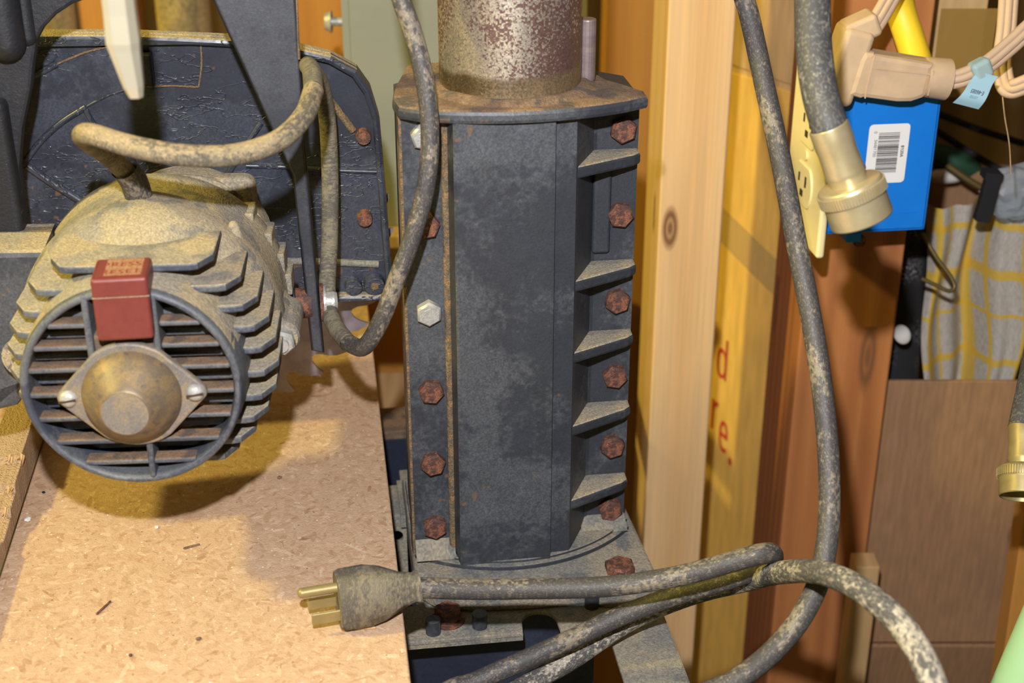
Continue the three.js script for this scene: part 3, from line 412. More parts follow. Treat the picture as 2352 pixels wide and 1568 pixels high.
{
  const o = thing('plug_cord', 'black power cord with three-prong plug lying on the table edge', 'power cord');
  part('cord', tube([...px3([[940, 1348, 0.712], [985, 1350, 0.714], [1080, 1353, 0.718], [1200, 1352, 0.722], [1400, 1346, 0.722], [1560, 1322, 0.718], [1680, 1290, 0.712], [1745, 1272, 0.71], [1772, 1271, 0.718], [1768, 1290, 0.732], [1700, 1322, 0.745], [1560, 1364, 0.755], [1430, 1412, 0.76], [1290, 1478, 0.755], [1100, 1562, 0.745], [1010, 1606, 0.74]]), ...rise(at(1010, 1606, 0.74), -0.8, 0.02, 0.1).reverse()], 0.0053, 700, 16), M.cord, o);
  // plug body: a lofted shell along its own axis, lying on the board
  const A = tableAt(775, 1378, 0.0145), B = tableAt(962, 1347, 0.0145), ax = B.clone().sub(A), L = ax.length(); ax.normalize();
  const sideV = V(0, 1, 0).cross(ax).normalize(), upv = ax.clone().cross(sideV).normalize().negate(); if (upv.y < 0) upv.negate();
  const W = (s, a, b) => A.clone().addScaledVector(ax, s * L).addScaledVector(sideV, a).addScaledVector(upv, b);
  const prof = [[0.0, 0.0115, 0.0125, 0.8], [0.0, 0.0122, 0.0132, 0.7], [0.06, 0.0126, 0.0138, 0.6], [0.35, 0.0122, 0.0136, 0.5], [0.55, 0.0105, 0.012, 0.5], [0.78, 0.0078, 0.0085, 0.7], [0.93, 0.0074, 0.0078, 1], [0.97, 0.0082, 0.0084, 1], [1.0, 0.0082, 0.0084, 1], [1.0, 0.0052, 0.0052, 1]];
  const ring = ([s, a, b, e]) => Array.from({ length: 28 }, (_, k) => { const t = k / 28 * 6.283, c = Math.cos(t), n = Math.sin(t); return W(s, a * Math.sign(c) * Math.abs(c) ** e, b * Math.sign(n) * Math.abs(n) ** e - (s < 0.6 ? 0 : 0)); });
  const rs = prof.map(ring), pos = [], tri = (...q) => q.forEach((p) => pos.push(p.x, p.y, p.z));
  for (let i = 0; i + 1 < rs.length; i++) for (let k = 0; k < 28; k++) { const k2 = (k + 1) % 28; tri(rs[i][k], rs[i][k2], rs[i + 1][k]); tri(rs[i][k2], rs[i + 1][k2], rs[i + 1][k]); }
  const c0 = W(0, 0, 0); for (let k = 0; k < 28; k++) tri(c0, rs[0][(k + 1) % 28], rs[0][k]);
  let g = new THREE.BufferGeometry(); g.setAttribute('position', new THREE.BufferAttribute(new Float32Array(pos), 3)); g = toCreasedNormals(mergeVertices(g, 1e-5), 0.9);
  const pl = part('plug_body', g, M.plug, o);
  // prongs: a round earth pin and two flat blades
  const pin = new THREE.TubeGeometry(new THREE.LineCurve3(W(0.02, 0.0, 0.0075), W(-0.41, 0.0, 0.0075)), 4, 0.0026, 14);
  part('earth_pin', [pin, new THREE.SphereGeometry(0.0026, 12, 8).translate(...W(-0.41, 0, 0.0075).toArray())], M.oldBrass, pl);
  for (const [s, b] of [[-0.0062, -0.0045], [0.0064, -0.0045]]) { const m = new THREE.Matrix4().makeBasis(ax, upv, ax.clone().cross(upv)).setPosition(W(-0.16, s, b)); part('blade_prong', [new RoundedBoxGeometry(L * 0.36, 0.0064, 0.0015, 2, 0.0006).applyMatrix4(m)], M.oldBrass, pl); }
}
single('dusty_cord', tube([...rise(at(1120, 1640, 0.735), -0.8, -0.03, 0.08), ...px3([[1120, 1640, 0.735], [1205, 1576, 0.755], [1318, 1510, 0.769], [1455, 1420, 0.779], [1592, 1364, 0.779], [1712, 1334, 0.757], [1800, 1314, 0.705], [1900, 1318, 0.652], [2000, 1370, 0.615], [2085, 1455, 0.592], [2140, 1560, 0.575], [2160, 1660, 0.57]]), ...rise(at(2160, 1660, 0.57), -0.8, 0.03, 0.05).reverse()], 0.0057, 900, 16), M.cordDusty, 'black cord caked with pale dust arching over the hanging cord', 'cord');
single('hanging_cord', tube([...rise(at(1690, -90, 0.74), 1.3, -0.05, -0.1), ...px3([[1690, -90, 0.74], [1722, 40, 0.74], [1757, 200, 0.735], [1790, 350, 0.73], [1828, 550, 0.72], [1872, 780, 0.712], [1895, 950, 0.705], [1905, 1100, 0.70], [1902, 1220, 0.695], [1882, 1330, 0.69], [1838, 1420, 0.684], [1770, 1500, 0.678], [1690, 1562, 0.672], [1590, 1620, 0.67]]), ...rise(at(1590, 1620, 0.67), -0.8, -0.05, 0.05).reverse()], 0.0053, 700, 16), M.cord, 'long black rubber cord hanging in front of the outlet', 'cord');

// ---------------------------------------------------------------- timbers and cartons behind the saw
{
  const z = -0.955, e = (u, v) => wz(u, v, z), xl = e(1500, 784)[0], xr = e(1641, 784)[0];
  single('pine_post', bx(xl, xr, -0.85, 0.75, z - 0.1, z, 0.002), M.pine, 'pale pine post standing close behind the saw column', 'post');
  // reddish stud
  const zs = -0.93, sl = wz(1836, 784, zs)[0], sr = wz(2052, 784, zs)[0];
  single('fir_stud', bx(sl, sr, -0.85, 0.75, zs - 0.11, zs, 0.002), M.fir, 'reddish fir stud carrying the blue outlet box', 'stud');
  // yellow carton standing between post and stud: its printed side runs back from the stud
  const c = thing('printed_carton', 'slim yellow cardboard carton with red lettering between pine post and fir stud', 'carton');
  const A = at(1560, 900, 1.31), B = at(1795, 784, 1.17), dir = V(B.x - A.x, 0, B.z - A.z), L = dir.length(), yTop = at(1750, 122, 1.20).y, yaw = Math.atan2(-dir.z, dir.x);
  c.position.set(A.x, 0, A.z); c.rotation.y = yaw;
  part('side', bx(0, L, -0.85, yTop, -0.004, 0, 0.0012), M.yellowCarton, c); part('side', bx(0, L, -0.85, yTop, -0.012, -0.008, 0.0012), M.yellowCarton, c);
  part('side', bx(L - 0.004, L, -0.85, yTop, -0.008, -0.004, 0), M.yellowCarton, c); part('side', bx(0, 0.004, -0.85, yTop, -0.008, -0.004, 0), M.yellowCarton, c);
  part('flap', bx(0, L, yTop - 0.003, yTop, -0.008, -0.004, 0), M.tanCarton, c);
  const txt = canvasTex(512, 1024, (g, w, h) => { g.clearRect(0, 0, w, h); g.fillStyle = 'rgb(190,60,38)'; const put = (c, x, y, size, sx) => { g.save(); g.translate(x, y); g.transform(sx, 0.12, 0, 1, 0, 0); g.font = size + 'px sans-serif'; g.textAlign = 'center'; g.fillText(c, 0, 0); g.restore(); }; put('d', 243, 337, 400, 0.55); put('a', 92, 690, 430, 0.42); put('r', 196, 760, 430, 0.5); put('e', 302, 880, 430, 0.46); put('.', 388, 945, 430, 0.6); });
  const hit = (u, v) => { const r = ray(u, v), n = V(dir.z, 0, -dir.x).normalize(), t = (A.x * n.x + A.z * n.z) / (r[0] * n.x + r[2] * n.z), q = V(r[0] * t, EYE + r[1] * t, r[2] * t); return [Math.hypot(q.x - A.x, q.z - A.z), q.y]; };
  const x0 = hit(1600, 900)[0], x1 = hit(1720, 900)[0], y0 = hit(1660, 762)[1], y1 = hit(1660, 1078)[1], pg = new THREE.PlaneGeometry(x1 - x0, y0 - y1).translate((x0 + x1) / 2, (y0 + y1) / 2, 0.0008); pg.userData.own = true;
  part('red_lettering', pg, mat({ map: txt, transparent: true, alphaTest: 0.3, roughness: 0.7 }), c).userData.label = 'red printed letters d and are.';
  const q = [[1655, 470], [1800, 610], [1790, 690], [1640, 540]].map(([u, v]) => hit(u, v));
  part('packing_tape', exZ(q, 0.0002, 0.0007), M.tape, c);
  // the carton stacked on it
  const d = thing('plain_carton', 'slim plain tan carton resting on the yellow printed carton', 'carton'); d.position.set(A.x, 0, A.z); d.rotation.y = yaw;
  part('side', bx(0.004, L + 0.004, yTop + 0.005, 0.7, -0.004, 0, 0.001), M.tanCarton, d); part('side', bx(0.004, 0.008, yTop + 0.005, 0.7, -0.012, -0.004, 0), M.tanCarton, d); part('side', bx(L, L + 0.004, yTop + 0.005, 0.7, -0.012, -0.004, 0), M.tanCarton, d); part('bottom', bx(0.01, L, yTop, yTop + 0.005, -0.010, -0.002, 0), M.tanCarton, d);
}
// boards and rolls behind the guard
{
  const zb = -1.35, s = (u0, u1, z, name, m, lab, cat, grp, d = 0.04) => { const a = wz(u0, 100, z)[0], b = wz(u1, 100, z)[0]; return single(name, bx(a, b, -0.85, 0.9, z - d, z, 0.004), M[m], lab, cat, grp); };
  s(186, 320, zb, 'orange_plank', 'plank', 'orange-brown plank standing behind the guard beside a tan sack roll', 'plank');
  s(640, 812, zb - 0.02, 'amber_plank', 'plank', 'amber plank standing between the yoke arm and the pale panel', 'plank');
  s(1385, 1600, zb, 'brown_plank', 'plank', 'brown plank standing in the dark gap behind the pine post', 'plank');
  for (const [u, w, lab] of [[100, 60, 'tan paper roll standing behind the left end of the guard'], [410, 62, 'tan paper roll standing behind the clamp lever']]) { const z = zb + 0.02, x = wz(u, 60, z)[0], r = w * 1.35 / FOCAL; single('paper_roll', cylY(r, r, -0.85, 0.8, x, z - r, 40), M.sack, lab, 'roll', 'paper rolls behind the guard'); }
  // pale painted panel with a stove bolt
  const zp = -1.08, PB = wz(915, 520, zp)[1], pa = wz(812, 240, zp)[0], pb2 = wz(1345, 240, zp)[0], p = thing('pale_panel', 'pale grey-green painted panel standing behind the saw column', 'panel');
  part('sheet', bx(pa, pb2, PB, 0.8, zp - 0.018, zp, 0.001), M.panel, p); part('edge_strip', bx(pa - 0.006, pa, PB, 0.8, zp - 0.03, zp - 0.002, 0.001), M.panel, p);
  const y = wz(780, 58, zp)[1]; part('bolt', [cylX(0.0035, 0.0035, pa - 0.016, pa - 0.005, y, zp - 0.012, 12), cylX(0.0085, 0.006, pa - 0.02, pa - 0.015, y, zp - 0.012, 16)], M.zinc, p);
  single('brown_ledge', bx(pa + 0.02, pb2, PB - 0.012, PB, zp - 0.06, zp + 0.02, 0.002), M.oldPine, 'brown ledge board under the pale grey-green panel', 'ledge');
  // low boards beyond the table
  single('low_board', bx(-0.5, 0.08, -0.14, -0.12, -1.32, -1.09, 0.002), M.plank, 'yellowish board lying low beyond the table edge', 'board');
  single('scrap_block', bx(-0.16, 0.04, -0.16, -0.10, -1.06, -0.99, 0.004), M.oldPine, 'brown scrap block lying low beside the saw column', 'scrap');
}

// ---------------------------------------------------------------- outlet box on the stud
{
  const o = thing('outlet_box', 'blue plastic electrical box with cream outlet plate on the fir stud', 'outlet'); const c = at(2008, 370, 0.905); o.position.copy(c); o.rotation.y = 0.13;
  // own axes: x runs from the plate back into the box, y up, z towards the viewer
  const X0 = -0.033, X1 = 0.0375, H = 0.0465, Z0 = -0.05, Z1 = 0.004;
  const body = part('box_body', [bx(X0, X1, -H, H, Z1 - 0.003, Z1, 0.0012), bx(X0, X1, -H, H, Z0, Z0 + 0.003, 0.001), bx(X0, X1, H - 0.003, H, Z0, Z1, 0.001), bx(X0, X1, -H, -H + 0.003, Z0, Z1, 0.001), bx(X1 - 0.003, X1, -H, H, Z0, Z1, 0.001)], M.blue, o);
  part('rib', bx(X0 + 0.004, X1 - 0.006, -H + 0.012, -H + 0.0128, Z1, Z1 + 0.0004), M.blue, body); part('nail_lug', [bx(-0.014, -0.004, -H - 0.007, -H, -0.012, Z1 - 0.001, 0.001)], M.blue, body);
  part('nail', cylZ(0.0042, 0.0042, -0.002, 0.001, -0.004, -H - 0.007, 16), M.rust, body);
  part('far_flange', [bx(X0 - 0.002, X0 + 0.001, -H + 0.01, H + 0.012, Z0 - 0.008, Z0 + 0.001, 0.001)], M.blue, body);
  // bar code label
  const bar = canvasTex(256, 384, (g, w, h) => { g.fillStyle = 'rgb(238,236,230)'; g.fillRect(0, 0, w, h); g.fillStyle = 'rgb(24,24,26)'; seed = 5; let y = 56; while (y < 316) { const t = rr(2, 8); g.fillRect(64, y, 132, t); y += t + rr(2, 8); } g.font = '26px sans-serif'; const side = (s, x, y2) => { g.save(); g.translate(x, y2); g.rotate(Math.PI / 2); g.fillText(s, 0, 0); g.restore(); }; side('0', 34, 44); side('34481700', 40, 96); side('1', 34, 330); g.font = 'bold 26px sans-serif'; side('B120A', 212, 140); });
  const lw = 0.0265, lh = 0.0385, sh = new THREE.Shape(); const r = 0.003; sh.moveTo(-lw / 2 + r, -lh / 2); sh.lineTo(lw / 2 - r, -lh / 2); sh.quadraticCurveTo(lw / 2, -lh / 2, lw / 2, -lh / 2 + r); sh.lineTo(lw / 2, lh / 2 - r); sh.quadraticCurveTo(lw / 2, lh / 2, lw / 2 - r, lh / 2); sh.lineTo(-lw / 2 + r, lh / 2); sh.quadraticCurveTo(-lw / 2, lh / 2, -lw / 2, lh / 2 - r); sh.lineTo(-lw / 2, -lh / 2 + r); sh.quadraticCurveTo(-lw / 2, -lh / 2, -lw / 2 + r, -lh / 2);
  const lg = new THREE.ShapeGeometry(sh, 6); { const p = lg.attributes.position, uv = lg.attributes.uv; for (let i = 0; i < p.count; i++) uv.setXY(i, p.getX(i) / lw + 0.5, p.getY(i) / lh + 0.5); } lg.userData.own = true;
  const lab = part('barcode_label', lg.rotateZ(0.0).translate(0.006, 0.006, Z1 + 0.0004), mat({ map: bar, roughness: 0.5 }), o); lab.userData.label = 'white bar code sticker';
  // plate and receptacle faces
  const plate = part('cover_plate', [bx(X0 - 0.0055, X0, -0.0575, 0.0575, -0.052, 0.018, 0.0022)], M.cream, o);
  for (const s of [-1, 1]) { const pts = []; for (const [y, z] of arc(0, 0, 0.0172, 0, 6.283, 40).slice(0, 40)) pts.push([z, Math.max(-0.0132, Math.min(0.0132, y))]); const face = exZ(pts, 0, 0.0016, 0.0006).rotateY(-Math.PI / 2).translate(X0 - 0.0052, s * 0.0195, -0.017); const f = part('receptacle', face, M.cream, plate);
    for (const [dz, w] of [[0.0063, 0.0085], [-0.0063, 0.0065]]) part('slot', bx(X0 - 0.0072, X0 - 0.0066, s * 0.0195 + 0.0035 - 0.001, s * 0.0195 + 0.0035 + 0.001, -0.017 + dz - w / 2 * 0.3, -0.017 + dz + w / 2 * 0.3), M.slot, plate);
    part('slot', [bx(X0 - 0.0073, X0 - 0.0066, s * 0.0195 - 0.0075, s * 0.0195 - 0.0032, -0.0195, -0.0145, 0.0003)], M.slot, plate); part('slot', bx(X0 - 0.0073, X0 - 0.0066, s * 0.0195 + 0.0, s * 0.0195 + 0.007, -0.0117, -0.0097), M.slot, plate); part('slot', bx(X0 - 0.0073, X0 - 0.0066, s * 0.0195 + 0.001, s * 0.0195 + 0.0065, -0.0243, -0.0223), M.slot, plate); }
  part('plate_screw', cylX(0.0028, 0.0032, X0 - 0.0068, X0 - 0.005, 0, -0.017, 16), M.cream, plate);
  const yc = single('yellow_cable', tube(px3([[2050, -500, 0.82], [2052, -250, 0.865], [2058, -60, 0.89], [2068, 20, 0.90], [2090, 90, 0.90], [2108, 150, 0.895], [2112, 205, 0.89]]), 0.0092, 40, 16), M.yellow, 'bright yellow cable running down into the blue box', 'cable');
}

// ---------------------------------------------------------------- hoses
function coupling(o, p, dir, s, m, ridges, open) {                  // brass collar and knurled nut along dir from p
  const g = new THREE.Group(); const list = [], q = new THREE.Quaternion().setFromUnitVectors(V(0, 1, 0), dir), put = (gg) => gg.applyQuaternion(q).translate(p.x, p.y, p.z);
  const collar = part('ferrule', [put(new THREE.LatheGeometry([[0.0088, -0.0035], [0.0097, -0.003], [0.0098, 0.006], [0.0094, 0.010], [0.0098, 0.020], [0.0102, 0.022], [0.0092, 0.0235], [0.0092, 0.028]].map(([r, y]) => new THREE.Vector2(r * s, y * s)), 40))], m, o);
  const nut = part('coupling_nut', [put(new THREE.LatheGeometry([[0.009, 0.026], [0.0148, 0.0265], [0.0160, 0.0275], [0.0164, 0.0295], [0.0164, 0.0335], [0.0158, 0.035], [0.0156, 0.0355], [0.0156, 0.046], [0.0152, 0.047], [0.0142, 0.047], [0.0142, open ? 0.036 : 0.046], [0.0, open ? 0.034 : 0.0455]].map(([r, y]) => new THREE.Vector2(r * s, y * s)), 56))], m, o);
  for (let k = 0; k < ridges; k++) { const a = k / ridges * 6.283; list.push(put(new THREE.BoxGeometry(0.0011 * s, 0.0056 * s, 0.0008 * s).translate(0.0165 * s, 0.0315 * s, 0).rotateY(a))); }
  part('knurling', list, m, nut); if (open) part('washer', put(cylY(0.012 * s, 0.012 * s, 0.0365 * s, 0.038 * s, 0, 0, 28)), M.soot, nut);
}
{
  const o = thing('garden_hose', 'grey rubber garden hose with shiny brass coupling hanging before the outlet', 'hose');
  const pts = [...rise(at(1866, -120, 0.665), 1.2, 0.02, -0.1), ...px3([[1866, -120, 0.665], [1866, 0, 0.66], [1870, 120, 0.655], [1885, 220, 0.65], [1908, 300, 0.648], [1922, 350, 0.656]])];
  part('hose', tube(pts, 0.0083, 300, 24), M.hose, o);
  const a = at(1908, 305, 0.645), b = at(1972, 482, 0.656); coupling(o, a, b.clone().sub(a).normalize(), 0.93, M.brass, 72, false);
  const o2 = thing('garden_hose', 'dark hose with dull open brass coupling hanging before the corrugated carton', 'hose');
  const a2 = at(2350, 985, 0.80), b2 = at(2336, 1085, 0.80); part('hose', tube([...rise(at(2405, 700, 0.83), 1.2, 0.05, -0.1), at(2405, 700, 0.83), at(2372, 880, 0.81), a2], 0.0083, 240, 20), M.hose, o2);
  const dir = b2.clone().sub(a2).normalize(); dir.z += 0.42; coupling(o2, a2, dir.normalize(), 0.82, M.oldBrass, 60, true);
}

// ---------------------------------------------------------------- beige extension cord and its connectors
{
  const flat = (o, name, pts, r, m) => {                             // three ridged strands side by side
    const c = new THREE.CatmullRomCurve3(pts), n = 60, fr = c.computeFrenetFrames(n), off = (k) => Array.from({ length: n + 1 }, (_, i) => { const p = c.getPointAt(i / n), t = c.getTangentAt(i / n), s = V(0, 0, 1).cross(t).normalize(); return p.addScaledVector(s, k).addScaledVector(V(0, 0, 1), 0.0008 - Math.abs(k) * 0.2); });
    part(name, [tube(off(-r * 0.95), r * 0.72, 70, 10), tube(off(0), r * 0.76, 70, 10), tube(off(r * 0.95), r * 0.72, 70, 10)], m, o);
  };
  const o = thing('extension_cord', 'beige connector and tap plugged together with ridged cord and paper tag', 'extension cord'), d = 0.86;
  const A = at(1945, 158, d), B = at(2172, 184, d + 0.006), ax = B.clone().sub(A), L = ax.length(); ax.normalize();
  const up = V(0, 1, 0).addScaledVector(ax, -ax.y).normalize(), sd = ax.clone().cross(up).normalize(), m4 = new THREE.Matrix4().makeBasis(ax, up, sd).setPosition(A);
  const X = (s) => s * L, body = [];
  const outline = [[X(0.03), -0.0135], [X(0.16), -0.0150], [X(0.18), -0.0142], [X(0.52), -0.0146], [X(0.66), -0.0135], [X(0.76), -0.0105], [X(0.79), -0.0085], [X(0.79), 0.0108], [X(0.2), 0.0125], [X(0.19), 0.0135], [X(0.09), 0.0138], [X(0.06), 0.0085]];
  const p1 = part('connector_body', [exZ(outline, -0.010, 0.010, 0.003).applyMatrix4(m4), new THREE.CylinderGeometry(0.0125, 0.0118, X(0.24), 24).rotateZ(-Math.PI / 2).translate(X(0.89), 0.0005, 0).applyMatrix4(m4)], M.beige, o);
  part('body_ridge', [bx(X(0.19), X(0.78), 0.0042, 0.0052, 0.0095, 0.0105).applyMatrix4(m4), bx(X(0.185), X(0.195), -0.014, 0.0125, 0.0095, 0.0106).applyMatrix4(m4), bx(X(0.79), X(0.8), -0.008, 0.007, 0.0095, 0.0112).applyMatrix4(m4)], M.beige, p1);
  part('tap_body', [new RoundedBoxGeometry(0.019, 0.046, 0.026, 3, 0.004).rotateZ(-0.12).translate(X(-0.02), 0.002, -0.004).applyMatrix4(m4), new RoundedBoxGeometry(0.02, 0.014, 0.02, 3, 0.003).rotateZ(0.55).translate(X(0.06), 0.0245, -0.004).applyMatrix4(m4)], M.beige, o);
  flat(o, 'upper_cord', px3([[1980, 92, d], [2010, 55, d], [2060, -30, d + 0.005]]), 0.0036, M.beigeCord);
  flat(o, 'side_cord', px3([[2160, 186, d + 0.004], [2210, 178, d], [2262, 152, d], [2320, 105, d], [2380, 50, d], [2520, -60, d + 0.02]]), 0.0036, M.beigeCord);
  { const q = new THREE.Quaternion().setFromUnitVectors(V(1, 0, 0), at(2275, 142, d).sub(at(2225, 168, d)).normalize()), p = at(2250, 158, d); part('tag_wrap', [new RoundedBoxGeometry(0.0125, 0.0125, 0.0105, 2, 0.003).applyQuaternion(q).translate(p.x, p.y, p.z + 0.0015)], M.sticker, o); }
  // hanging paper tag with small print
  const tw = canvasTex(256, 256, (g) => { g.fillStyle = 'rgb(160,198,210)'; g.fillRect(0, 0, 256, 256); g.fillStyle = 'rgb(60,70,90)'; g.save(); g.translate(230, 120); g.rotate(Math.PI); g.font = 'bold 40px sans-serif'; g.fillText('E-46085', 20, 0); g.font = '26px sans-serif'; g.fillText('LISTED', 60, -44); g.restore(); });
  const pg = new THREE.PlaneGeometry(0.0165, 0.021, 6, 10); { const p = pg.attributes.position; for (let i = 0; i < p.count; i++) { const y = p.getY(i) / 0.021 + 0.5; p.setZ(i, 0.003 * Math.sin(y * 5)); p.setX(i, p.getX(i) * (0.75 + 0.25 * (1 - y)) + 0.004 * y * y - 0.003 * (1 - y)); } pg.computeVertexNormals(); } pg.userData.own = true;
  const tp = at(2244, 208, d - 0.004); part('paper_tag', pg.rotateZ(-0.25).translate(tp.x, tp.y, tp.z), mat({ map: tw, roughness: 0.8 }), o).userData.label = 'pale blue paper tag';
  const o2 = thing('extension_cord', 'beige ridged cord hanging in a bend beside the taped carton', 'extension cord');
  flat(o2, 'cord', px3([[2320, -60, 0.9], [2312, 60, 0.9], [2302, 160, 0.9], [2318, 203, 0.895], [2352, 195, 0.89], [2400, 170, 0.885], [2520, 90, 0.88]]), 0.0038, M.beigeCord);
  single('cobweb_thread', tube(px3([[2302, 215, 0.9], [2308, 270, 0.9], [2318, 330, 0.9], [2322, 400, 0.9]]), 0.0004, 20, 5), M.oldPine, 'thin thread dangling from the bend of the beige cord', 'thread');
}

// ---------------------------------------------------------------- right-hand clutter
{
  const z1 = -0.985, w = (u, v) => wz(u, v, z1), a = w(2136, 0)[0], b = w(2272, 0)[0], yb = w(2200, 222)[1];
  const t = thing('taped_carton', 'tan carton closed with glossy brown tape above the dark clutter', 'carton');
  part('front', bx(a, b, yb, 0.75, z1 - 0.09, z1, 0.0015), M.tanCarton, t);
  const q0 = w(2160, 18), q1 = w(2262, 222); const tp = new THREE.PlaneGeometry(q1[0] - q0[0], q0[1] - q1[1], 12, 16); { const p = tp.attributes.position; for (let i = 0; i < p.count; i++) p.setZ(i, 0.0012 + 0.0011 * fbm((p.getX(i) + 0.03) * 18, (p.getY(i) + 0.05) * 6, 8, 8, 3, 4)); tp.computeVertexNormals(); }
  part('packing_tape', tp.translate((q0[0] + q1[0]) / 2, (q0[1] + q1[1]) / 2, z1), M.clearTape, t);
  // corrugated carton at lower right: front with a fold line, open top
  const zc = -0.946, c0 = wz(2052, 784, -0.93)[0] - 0.0105, y0 = wz(2100, 876, zc)[1], y1 = wz(2150, 1475, zc)[1];
  const c = thing('corrugated_carton', 'open brown corrugated carton at the foot of the fir stud', 'carton');
  part('front_panel', bx(c0 + 0.012, c0 + 0.20, y1, y0, zc - 0.004, zc, 0.0008), M.carton, c); part('lower_flap', bx(0, 0.188, -0.34, 0, -0.004, 0, 0.0008).rotateX(0.22).translate(c0 + 0.012, y1 - 0.001, zc + 0.004), M.carton, c);
  part('right_side', bx(c0 + 0.196, c0 + 0.20, y1 - 0.3, y0 - 0.004, zc - 0.2, zc - 0.004), M.carton, c); part('back_panel', bx(c0 + 0.03, c0 + 0.20, y1 - 0.3, y0 - 0.02, zc - 0.204, zc - 0.2), M.carton, c);
  const st = [wz(1967, 1300, -0.9)[0], wz(2022, 1300, -0.9)[0], wz(2000, 1302, -0.9)[1]];
  single('wood_stick', bx(st[0], st[1], -0.85, st[2], -0.92, -0.9, 0.001), M.oldPine, 'short pale wooden stick standing against the corrugated carton', 'stick');
  const ed = single('wooden_strip', exZ([[2352, 1180], [2400, 1180], [2360, 1620], [2288, 1620]].map(([u, v]) => wz(u, v, -0.86)), -0.88, -0.86, 0.001), M.plank, 'yellow wooden strip leaning beside the corrugated carton', 'wood strip');
  const g0 = at(2400, 1500, 0.72); single('green_bottle', [new THREE.LatheGeometry([[0, -0.1], [0.016, -0.1], [0.018, -0.095], [0.018, 0.03], [0.012, 0.042], [0.006, 0.05], [0.006, 0.06], [0, 0.06]].map(([r, y]) => new THREE.Vector2(r, y)), 32).rotateZ(-0.2).translate(g0.x, g0.y, g0.z)], M.green, 'pale green bottle beside the wooden strip', 'bottle');
  // plaid cloth: a folded hanging sheet
  const P = [], nx = 40, ny = 40, tl = at(2118, 462, 1.08), tr = at(2400, 470, 1.06), bl = at(2108, 960, 1.125), br = at(2340, 960, 1.115);
  const cg = new THREE.PlaneGeometry(1, 1, nx, ny); { const p = cg.attributes.position, uv = cg.attributes.uv; for (let i = 0; i < p.count; i++) { const s = p.getX(i) + 0.5, t2 = 0.5 - p.getY(i), q = tl.clone().lerp(tr, s).lerp(bl.clone().lerp(br, s), t2); q.z += 0.014 * Math.sin(s * 9 + t2 * 1.5) + 0.006 * Math.sin(s * 21 + 2 * t2); q.x += 0.003 * Math.sin(t2 * 8 + s * 4); p.setXYZ(i, q.x, q.y, q.z); uv.setXY(i, s * 0.2, t2 * 0.26); } cg.computeVertexNormals(); } cg.userData.own = true;
  single('plaid_cloth', cg, M.plaid, 'white and yellow plaid cloth hanging above the corrugated carton', 'cloth');
  { const p = at(2268, 455, 1.02); single('black_clip', [new RoundedBoxGeometry(0.011, 0.034, 0.008, 2, 0.001).rotateZ(-0.12).translate(p.x, p.y, p.z), new RoundedBoxGeometry(0.013, 0.006, 0.014, 2, 0.001).rotateZ(-0.12).translate(p.x + 0.002, p.y + 0.016, p.z - 0.004)], M.soot, 'black clip on the top edge of the plaid cloth', 'clip'); }
  // dark sleeve between stud and cloth
  const sg = tube(px3([[2088, 505, 1.10], [2080, 600, 1.10], [2070, 700, 1.10], [2062, 800, 1.10], [2052, 950, 1.10]]), 0.0165, 40, 20); single('dark_sleeve', sg, M.darkCloth, 'dark speckled cloth sleeve hanging beside the fir stud', 'sleeve');
  { const p = at(2072, 768, 1.045); single('white_tag', [new THREE.SphereGeometry(0.0075, 16, 12).scale(0.8, 1.1, 0.35).rotateZ(0.5).translate(p.x, p.y, p.z)], M.white, 'white oval tag on the dark sleeve', 'tag'); }
  single('wire_hook', tube(px3([[2118, 535, 1.03], [2150, 590, 1.03], [2186, 640, 1.03], [2192, 660, 1.03], [2182, 668, 1.03], [2150, 655, 1.03], [2118, 640, 1.03]]), 0.0016, 60, 8), M.wire, 'bent wire hook in front of the plaid cloth', 'wire');
  { const p = at(2335, 440, 1.03), g = new THREE.IcosahedronGeometry(0.022, 3), q = g.attributes.position; for (let i = 0; i < q.count; i++) { const k = 0.65 + 0.7 * fbm(q.getX(i) * 20 + 0.5, q.getY(i) * 20 + q.getZ(i) * 13 + 0.5, 16, 16, 3, 9); q.setXYZ(i, q.getX(i) * k, q.getY(i) * k * 0.9, q.getZ(i) * k * 0.5); } g.computeVertexNormals(); single('plastic_bag', g.translate(p.x, p.y, p.z), M.clear, 'crumpled clear plastic bag by the black clip', 'bag'); }
  single('brown_board', bx(at(2120, 420, 1.16).x, at(2420, 420, 1.16).x, at(2200, 900, 1.16).y, at(2200, 430, 1.16).y, -1.16, -1.14, 0.002), M.carton, 'brown board standing behind the plaid cloth', 'board');
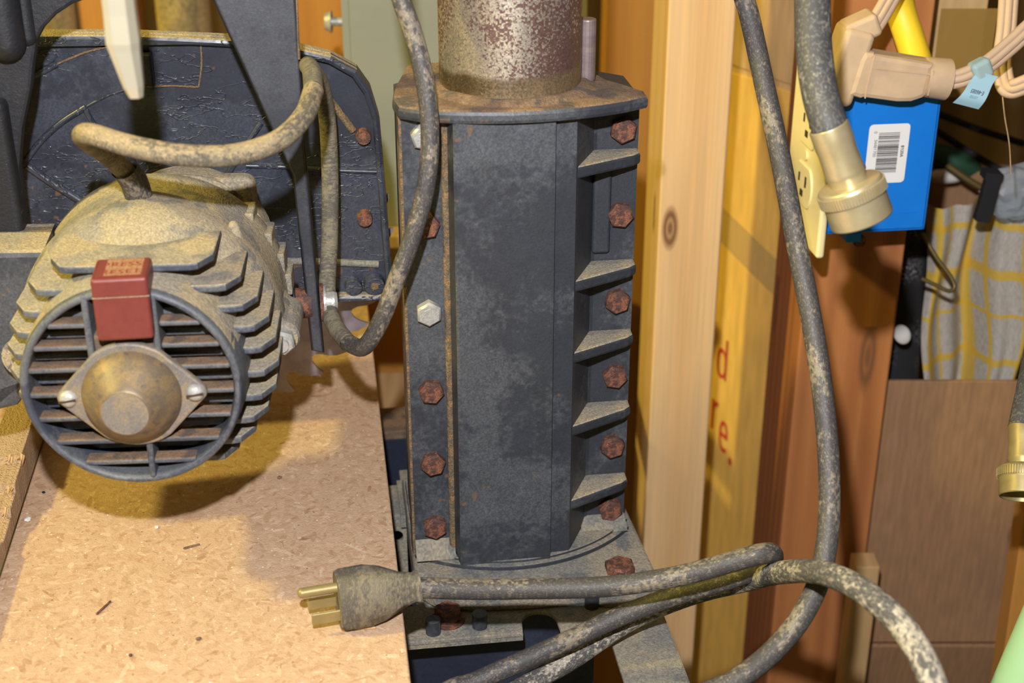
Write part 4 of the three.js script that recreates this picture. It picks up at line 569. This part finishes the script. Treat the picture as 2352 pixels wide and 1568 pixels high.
  for (const [u0, v0, u1, v1, dd, m, lab] of [[2150, 300, 2352, 420, 1.2, 'soot', 'dark wire rack bar sloping behind the plastic bag'], [2140, 255, 2352, 330, 1.22, 'soot', 'dark wire rack bar under the taped carton'], [2175, 380, 2290, 450, 1.15, 'wire', 'thin wire sloping down to the black clip']]) single('rack_wire', tube([at(u0, v0, dd), at((u0 + u1) / 2, (v0 + v1) / 2 + 4, dd), at(u1, v1, dd)], 0.003, 12, 8), M[m], lab, 'wire');
  { const p = at(2190, 372, 1.2); single('green_scrap', [new THREE.DodecahedronGeometry(0.02, 1).scale(1.4, 0.6, 0.6).rotateZ(-0.4).translate(p.x, p.y, p.z)], M.darkGreen, 'dark green scrap in the shadows beside the blue box', 'scrap'); const k = at(2172, 405, 1.17); single('white_scrap', [new THREE.DodecahedronGeometry(0.012, 1).scale(1.3, 0.5, 0.6).translate(k.x, k.y, k.z)], M.white, 'white scrap in the shadows beside the blue box', 'scrap'); }
}

// ---------------------------------------------------------------- lamps, outside the picture
{
  const o = thing('ceiling_bulb', 'warm bare light bulb hanging from the workshop ceiling', 'lamp');
  const glow = mat({ color: 0xffe0a0, emissive: new THREE.Color().setRGB(1, 0.76, 0.2), emissiveIntensity: 4 });
  part('bulb', [new THREE.SphereGeometry(0.04, 24, 16).translate(BULB_AT.x, BULB_AT.y, BULB_AT.z)], glow, o);
  part('socket', cylY(0.02, 0.024, BULB_AT.y + 0.036, BULB_AT.y + 0.09, BULB_AT.x, BULB_AT.z), M.cream, o); part('wire', cylY(0.004, 0.004, BULB_AT.y + 0.088, 1.75, BULB_AT.x, BULB_AT.z, 10), M.soot, o);
  const f = thing('camera_flash', 'small camera flash head held above the saw', 'flash lamp'); f.position.copy(FLASH_AT); f.rotation.x = -PITCH;
  part('flash_housing', bx(-0.034, 0.034, -0.022, 0.022, 0.03, 0.08, 0.004), M.soot, f);
  part('flash_lamp', bx(-0.028, 0.028, -0.016, 0.016, 0.027, 0.0305, 0.001), mat({ color: 0xffffff, emissive: 0xf0f4ff, emissiveIntensity: 1.2 }), f);
}
renderer.render(scene, camera);
